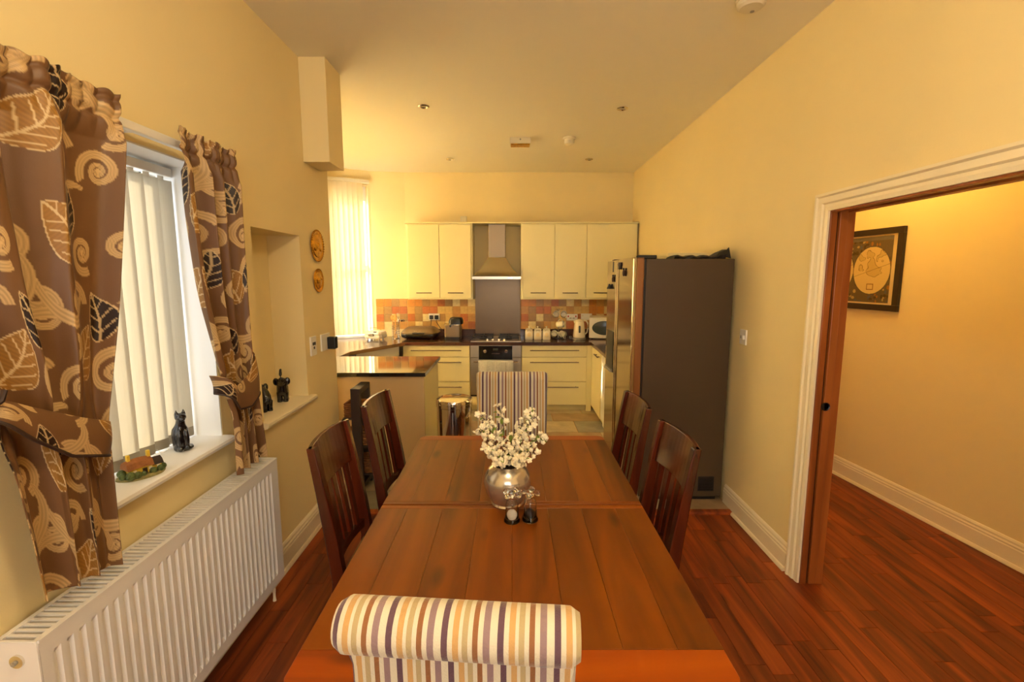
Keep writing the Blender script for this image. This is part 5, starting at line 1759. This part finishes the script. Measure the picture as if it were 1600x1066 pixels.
put('pedal', MB().box(-0.49, -0.41, 3.475, 3.53, KZ + 0.006, KZ + 0.018), 'black', bn, bev=0.003)

# ------------------------------------------------------------------ kitchen window and its blind
w2 = thing('window_2', 'tall white framed kitchen window behind the bright blind', 'window', tuple((P2 + P3) / 2) + (0.90,))
del w2['category']
w2['kind'] = 'structure'
dW = (P3 - P2).normalized()
nW = Vector((dW.y, -dW.x))       # outward
if nW.y < 0:
    nW = -nW
fr = MB()
for (a, b, z0, z1) in ((0.03, 0.045, 0.90, 2.80), (Lw - 0.08, Lw - 0.03, 0.90, 2.80), (0.08, Lw - 0.08, 0.90, 0.95), (0.045, Lw - 0.08, 2.62, 2.80), (0.045, Lw - 0.08, 1.715, 1.80)):
    seg_box(fr, P2, dW, nW, a, b, z0, z1, 0.06, 0.12)
put('window_frame', fr, 'upvc', w2)
for (z0, z1) in ((0.95, 1.715), (1.80, 2.62)):
    pm = MB()
    seg_box(pm, P2, dW, nW, 0.045, Lw - 0.08, z0, z1, 0.006, 0.15)
    put('pane', pm, 'pane', w2)
sm_ = MB()
seg_box(sm_, P2, dW, nW, -0.0, Lw, 0.876, 0.902, 0.16, -0.04)
struct('window_sill', sm_, 'sill')
kb = thing('vertical_blind', 'sunlit pale vertical blind covering the kitchen window', 'blind', tuple((P2 + P3) / 2) + (0.96,))
hm = MB()
seg_box(hm, P2, dW, nW, 0.02, Lw - 0.02, 2.815, 2.855, 0.04, -0.05)
put('head_rail', hm, 'ivory', kb)
k0 = None
nk = 9
awin = math.atan2(dW.y, dW.x)
for i in range(nk):
    s_ = 0.135 + i * 0.0605
    q = P2 + dW * s_ - nW * 0.03
    if k0 is None:
        pts = [(b * 0.040, 0.005 * (1 - (b) ** 2)) for b in [-1, -.5, 0, .5, 1]]
        k0 = put('slat', MB().prism(pts + [(a, b + .001) for a, b in reversed(pts)], 0, 1.865, 'Z'), 'blind_k', kb, local=True)
        put('weight', MB().prism(pts + [(a, b + .003) for a, b in reversed(pts)], -0.03, 0.0, 'Z'), 'blind_k', k0, local=True)
        o = k0
    else:
        o = dup(k0, parent=kb)
    o.location = (q.x - WL[kb.name].x, q.y - WL[kb.name].y, 0.95 - 0.96)
    o.rotation_euler = (0, 0, awin + math.radians(16))

sb = thing('vertical_blind', 'unseen pale blind added at the kitchen side window to keep the sun out', 'blind', (-2.40, 4.7, 1.0))  # out of view; added to block direct sun and pass only diffuse daylight
put('head_rail', MB().box(-2.42, -2.385, 3.902, 5.498, 2.36, 2.399), 'ivory', sb)
s0 = None
for i in range(21):
    if s0 is None:
        pts = [(0.005 * (1 - b * b), b * 0.0445) for b in (-1, -.5, 0, .5, 1)]
        s0 = put('slat', MB().prism(pts + [(a + .001, b) for a, b in reversed(pts)], 0, 1.31, 'Z'), 'blind_k', sb, local=True)
        o = s0
    else:
        o = dup(s0, parent=sb)
    o.location = (0, 3.946 - 4.7 + i * 0.0754, 0.055)
    o.rotation_euler = (0, 0, math.radians(-8))
# hidden side window of the kitchen and the rear window of the dining room
for (nm, box_, axis_) in (('window_3', (-2.50, -2.46, 3.90, 5.50, 1.05, 2.40), 'X'), ('window_4', (-0.85, 1.05, -2.14, -2.10, 0.85, 2.35), 'Y')):
    w_ = thing(nm, 'white framed window with two panes' + (' in the kitchen side wall' if axis_ == 'X' else ' in the rear wall of the dining room'), 'window', (box_[0], box_[2], box_[4]))
    del w_['category']
    w_['kind'] = 'structure'
    x0, x1, y0, y1, z0, z1 = box_
    f_ = MB().box(x0, x1, y0, y1, z0, z0 + .06).box(x0, x1, y0, y1, z1 - .06, z1)
    if axis_ == 'X':
        f_.box(x0, x1, y0, y0 + .06, z0, z1).box(x0, x1, y1 - .06, y1, z0, z1).box(x0, x1, (y0 + y1) / 2 - .03, (y0 + y1) / 2 + .03, z0, z1)
        put('pane', MB().box(x0 + .015, x0 + .02, y0 + .06, (y0 + y1) / 2 - .03, z0 + .06, z1 - .06), 'pane', w_)
        put('pane', MB().box(x0 + .015, x0 + .02, (y0 + y1) / 2 + .03, y1 - .06, z0 + .06, z1 - .06), 'pane', w_)
    else:
        f_.box(x0, x0 + .06, y0, y1, z0, z1).box(x1 - .06, x1, y0, y1, z0, z1).box((x0 + x1) / 2 - .03, (x0 + x1) / 2 + .03, y0, y1, z0, z1)
        put('pane', MB().box(x0 + .06, (x0 + x1) / 2 - .03, y0 + .015, y0 + .02, z0 + .06, z1 - .06), 'pane', w_)
        put('pane', MB().box((x0 + x1) / 2 + .03, x1 - .06, y0 + .015, y0 + .02, z0 + .06, z1 - .06), 'pane', w_)
    put('window_frame', f_, 'upvc', w_)

# ------------------------------------------------------------------ ceiling fittings
def downlight(x_, y_, label):
    o = thing('downlight', label, 'downlight', (x_, y_, CZ), group='recessed ceiling downlights')
    put('ring', MB().lathe([(0.026, 0.0), (0.044, 0.0), (0.046, -0.004), (0.040, -0.009), (0.030, -0.010), (0.026, -0.004)], (x_, y_, CZ), 24, cap=False), 'chrome', o, smooth=True)
    put('bulb', MB().lathe([(0.0, -0.004), (0.027, -0.004), (0.027, 0.0)], (x_, y_, CZ), 18), 'greyplastic', o)
downlight(-0.69, 3.96, 'recessed ceiling downlight above the breakfast bar')
downlight(0.875, 4.01, 'recessed ceiling downlight above the fridge')
downlight(-0.70, 5.65, 'recessed ceiling downlight in front of the two door wall unit')
downlight(0.872, 5.66, 'recessed ceiling downlight in front of the three door wall unit')
eb = thing('emergency_light', 'small box shaped fitting on the ceiling between the downlights', 'ceiling fitting', (0.08, 4.86, CZ))
put('housing', MB().box(-0.02, 0.18, 4.80, 4.93, CZ - 0.055, CZ), 'ivory', eb, bev=0.004)
put('lens', MB().box(-0.012, 0.172, 4.815, 4.915, CZ - 0.066, CZ - 0.054), 'brass', eb, bev=0.004)
put('screw', MB().lathe([(0.008, 0), (0.008, -0.004), (0, -0.004)], (0.08, 4.80, CZ - 0.02), 10, 'Y'), 'greyplastic', eb)
sd = thing('smoke_detector', 'round cream smoke detector on the kitchen ceiling', 'smoke detector', (0.55, 4.82, CZ))
put('base', MB().lathe([(0.0, 0.0), (0.062, 0.0), (0.062, -0.014), (0.055, -0.018), (0, -0.018)], (0.55, 4.82, CZ), 28), 'ivory', sd, smooth=True)
put('head', MB().lathe([(0.050, -0.018), (0.046, -0.030), (0.048, -0.034), (0.046, -0.060), (0.03, -0.066), (0, -0.066)], (0.55, 4.82, CZ), 28), 'ivory', sd, smooth=True)
sa = thing('smoke_alarm', 'round white smoke alarm on the dining ceiling near the sliding door', 'smoke alarm', (1.15, 2.50, CZ))
put('base', MB().lathe([(0.0, 0.0), (0.072, 0.0), (0.072, -0.012), (0.068, -0.016), (0, -0.016)], (1.15, 2.50, CZ), 32), 'ivory', sa, smooth=True)
put('cover', MB().lathe([(0.066, -0.016), (0.064, -0.034), (0.052, -0.044), (0.02, -0.047), (0, -0.047)], (1.15, 2.50, CZ), 32), 'ivory', sa, smooth=True)
put('test_button', MB().lathe([(0.010, -0.046), (0.010, -0.050), (0, -0.051)], (1.165, 2.52, CZ), 14), 'greyplastic', sa)

def ceiling_lamp(x_, y_, label, power, col):
    o = thing('ceiling_lamp', label, 'lamp', (x_, y_, CZ))
    put('base', MB().lathe([(0.0, 0.0), (0.17, 0.0), (0.17, -0.02), (0.0, -0.02)], (x_, y_, CZ), 28), 'chrome', o, smooth=True)
    put('shade', MB().lathe([(0.16, -0.02), (0.16, -0.05), (0.13, -0.085), (0.07, -0.105), (0, -0.11)], (x_, y_, CZ), 28), 'lampglow', o, smooth=True)
    light('lamp_light', 'POINT', (x_, y_, CZ - 0.20), power, col, shadow_soft_size=0.12)
ceiling_lamp(2.20, 3.30, 'round glass ceiling lamp in the hallway', 19, (1.0, 0.62, 0.13))
ceiling_lamp(0.15, 0.35, 'round glass ceiling lamp in the dining room', 34, (1.0, 0.82, 0.54))

# ------------------------------------------------------------------ framed map in the hall
hp = Ha + hd * ((3.46 - Ha.y) / hd.y)
nin = Vector((-hd.y, hd.x))
pic = thing('framed_map', 'antique style double hemisphere map in a dark frame on the hallway wall', 'picture', (hp.x + nin.x * 0.002, hp.y + nin.y * 0.002, 1.40), math.atan2(hd.y, hd.x))
PW, PH = 0.86, 0.61      # local x along the wall (away from camera), y = into the room
fm = MB()
fw = 0.045
for (a, b, c_, d_) in ((0, PW, 0, fw), (0, PW, PH - fw, PH), (0, fw, fw, PH - fw), (PW - fw, PW, fw, PH - fw)):
    fm.box(a, b, 0.0, 0.026, c_, d_)
put('frame', fm, 'frame', pic, local=True, bev=0.003)
put('mount', MB().box(fw, PW - fw, 0.004, 0.008, fw, PH - fw), 'mount', pic, local=True)
nx_, nz_ = 220, 160
mx0, mx1, mz0, mz1 = fw + 0.045, PW - fw - 0.045, fw + 0.012, PH - fw - 0.012
gx, gz = np.meshgrid(np.linspace(mx0, mx1, nx_), np.linspace(mz0, mz1, nz_))
gx, gz = gx.ravel(), gz.ravel()
rng = np.random.RandomState(3)
def blobs(n, smin, smax, seed):
    r_ = np.random.RandomState(seed)
    acc = np.zeros(gx.size)
    for _ in range(n):
        cx, cz, s1, s2 = r_.uniform(mx0, mx1), r_.uniform(mz0, mz1), r_.uniform(smin, smax), r_.uniform(smin, smax)
        acc = np.maximum(acc, np.exp(-((gx - cx) / s1) ** 2 - ((gz - cz) / s2) ** 2))
    return acc
colm = np.tile(np.array(rgb(92, 78, 62)[:3]), (gx.size, 1))
for seed_, c_ in ((1, rgb(168, 104, 40)), (2, rgb(74, 84, 96)), (3, rgb(190, 160, 96)), (4, rgb(54, 36, 26))):
    b_ = blobs(60, 0.008, 0.022, seed_) > 0.55
    colm[b_] = np.array(c_[:3])
band = gz > mz1 - 0.03
colm[band] = np.array(rgb(104, 98, 92)[:3])
midx = (mx0 + mx1) / 2
for sgn in (-1, 1):
    cx, cz, rx, rz_ = midx + sgn * 0.168, (mz0 + mz1) / 2 - 0.005, 0.165, 0.178
    q = ((gx - cx) / rx) ** 2 + ((gz - cz) / rz_) ** 2
    colm[q < 1.08] = np.array(rgb(70, 62, 58)[:3])
    ins = q < 1
    colm[ins] = np.array(rgb(224, 196, 128)[:3])
    # invented land outlines: rims of a few soft blobs
    land = np.zeros(gx.size)
    r_ = np.random.RandomState(40 + sgn)
    for _ in range(34):
        bx0, bz0 = cx + r_.uniform(-0.12, 0.12), cz + r_.uniform(-0.06, 0.15)
        land += np.exp(-((gx - bx0) / r_.uniform(0.008, 0.026)) ** 2 - ((gz - bz0) / r_.uniform(0.008, 0.026)) ** 2)
    rimm = ins & (np.abs(land - 0.6) < 0.09)
    colm[ins & (land > 0.66)] = np.array(rgb(208, 178, 108)[:3])
    colm[rimm] = np.array(rgb(120, 92, 50)[:3])
    eq = ins & (np.abs(gz - cz + 0.05 * ((gx - cx) / rx)) < 0.0016)
    colm[eq] = np.array(rgb(130, 100, 56)[:3])
    cart = ins & (np.abs(np.maximum(np.abs(gx - cx) / 0.028, np.abs(gz - cz + 0.125) / 0.02) - 1) < 0.14)
    colm[cart] = np.array(rgb(130, 84, 40)[:3])
me = bpy.data.meshes.new('map_print')
idx = np.arange(nx_ * nz_).reshape(nz_, nx_)
qd = np.stack([idx[:-1, :-1].ravel(), idx[1:, :-1].ravel(), idx[1:, 1:].ravel(), idx[:-1, 1:].ravel()], 1)
me.from_pydata(np.stack([gx, np.full(gx.size, 0.0095), gz], 1).tolist(), [], qd.tolist())
cc = np.ones((gx.size, 4), np.float32)
cc[:, :3] = colm
at_ = me.color_attributes.new('Col', 'FLOAT_COLOR', 'POINT')
at_.data.foreach_set('color', cc.ravel())
me.materials.append(M['mapart'])
mo = bpy.data.objects.new('map_print', me)
C.objects.link(mo)
mo.parent = pic
put('glazing', MB().box(fw, PW - fw, 0.014, 0.016, fw, PH - fw), 'pane', pic, local=True)
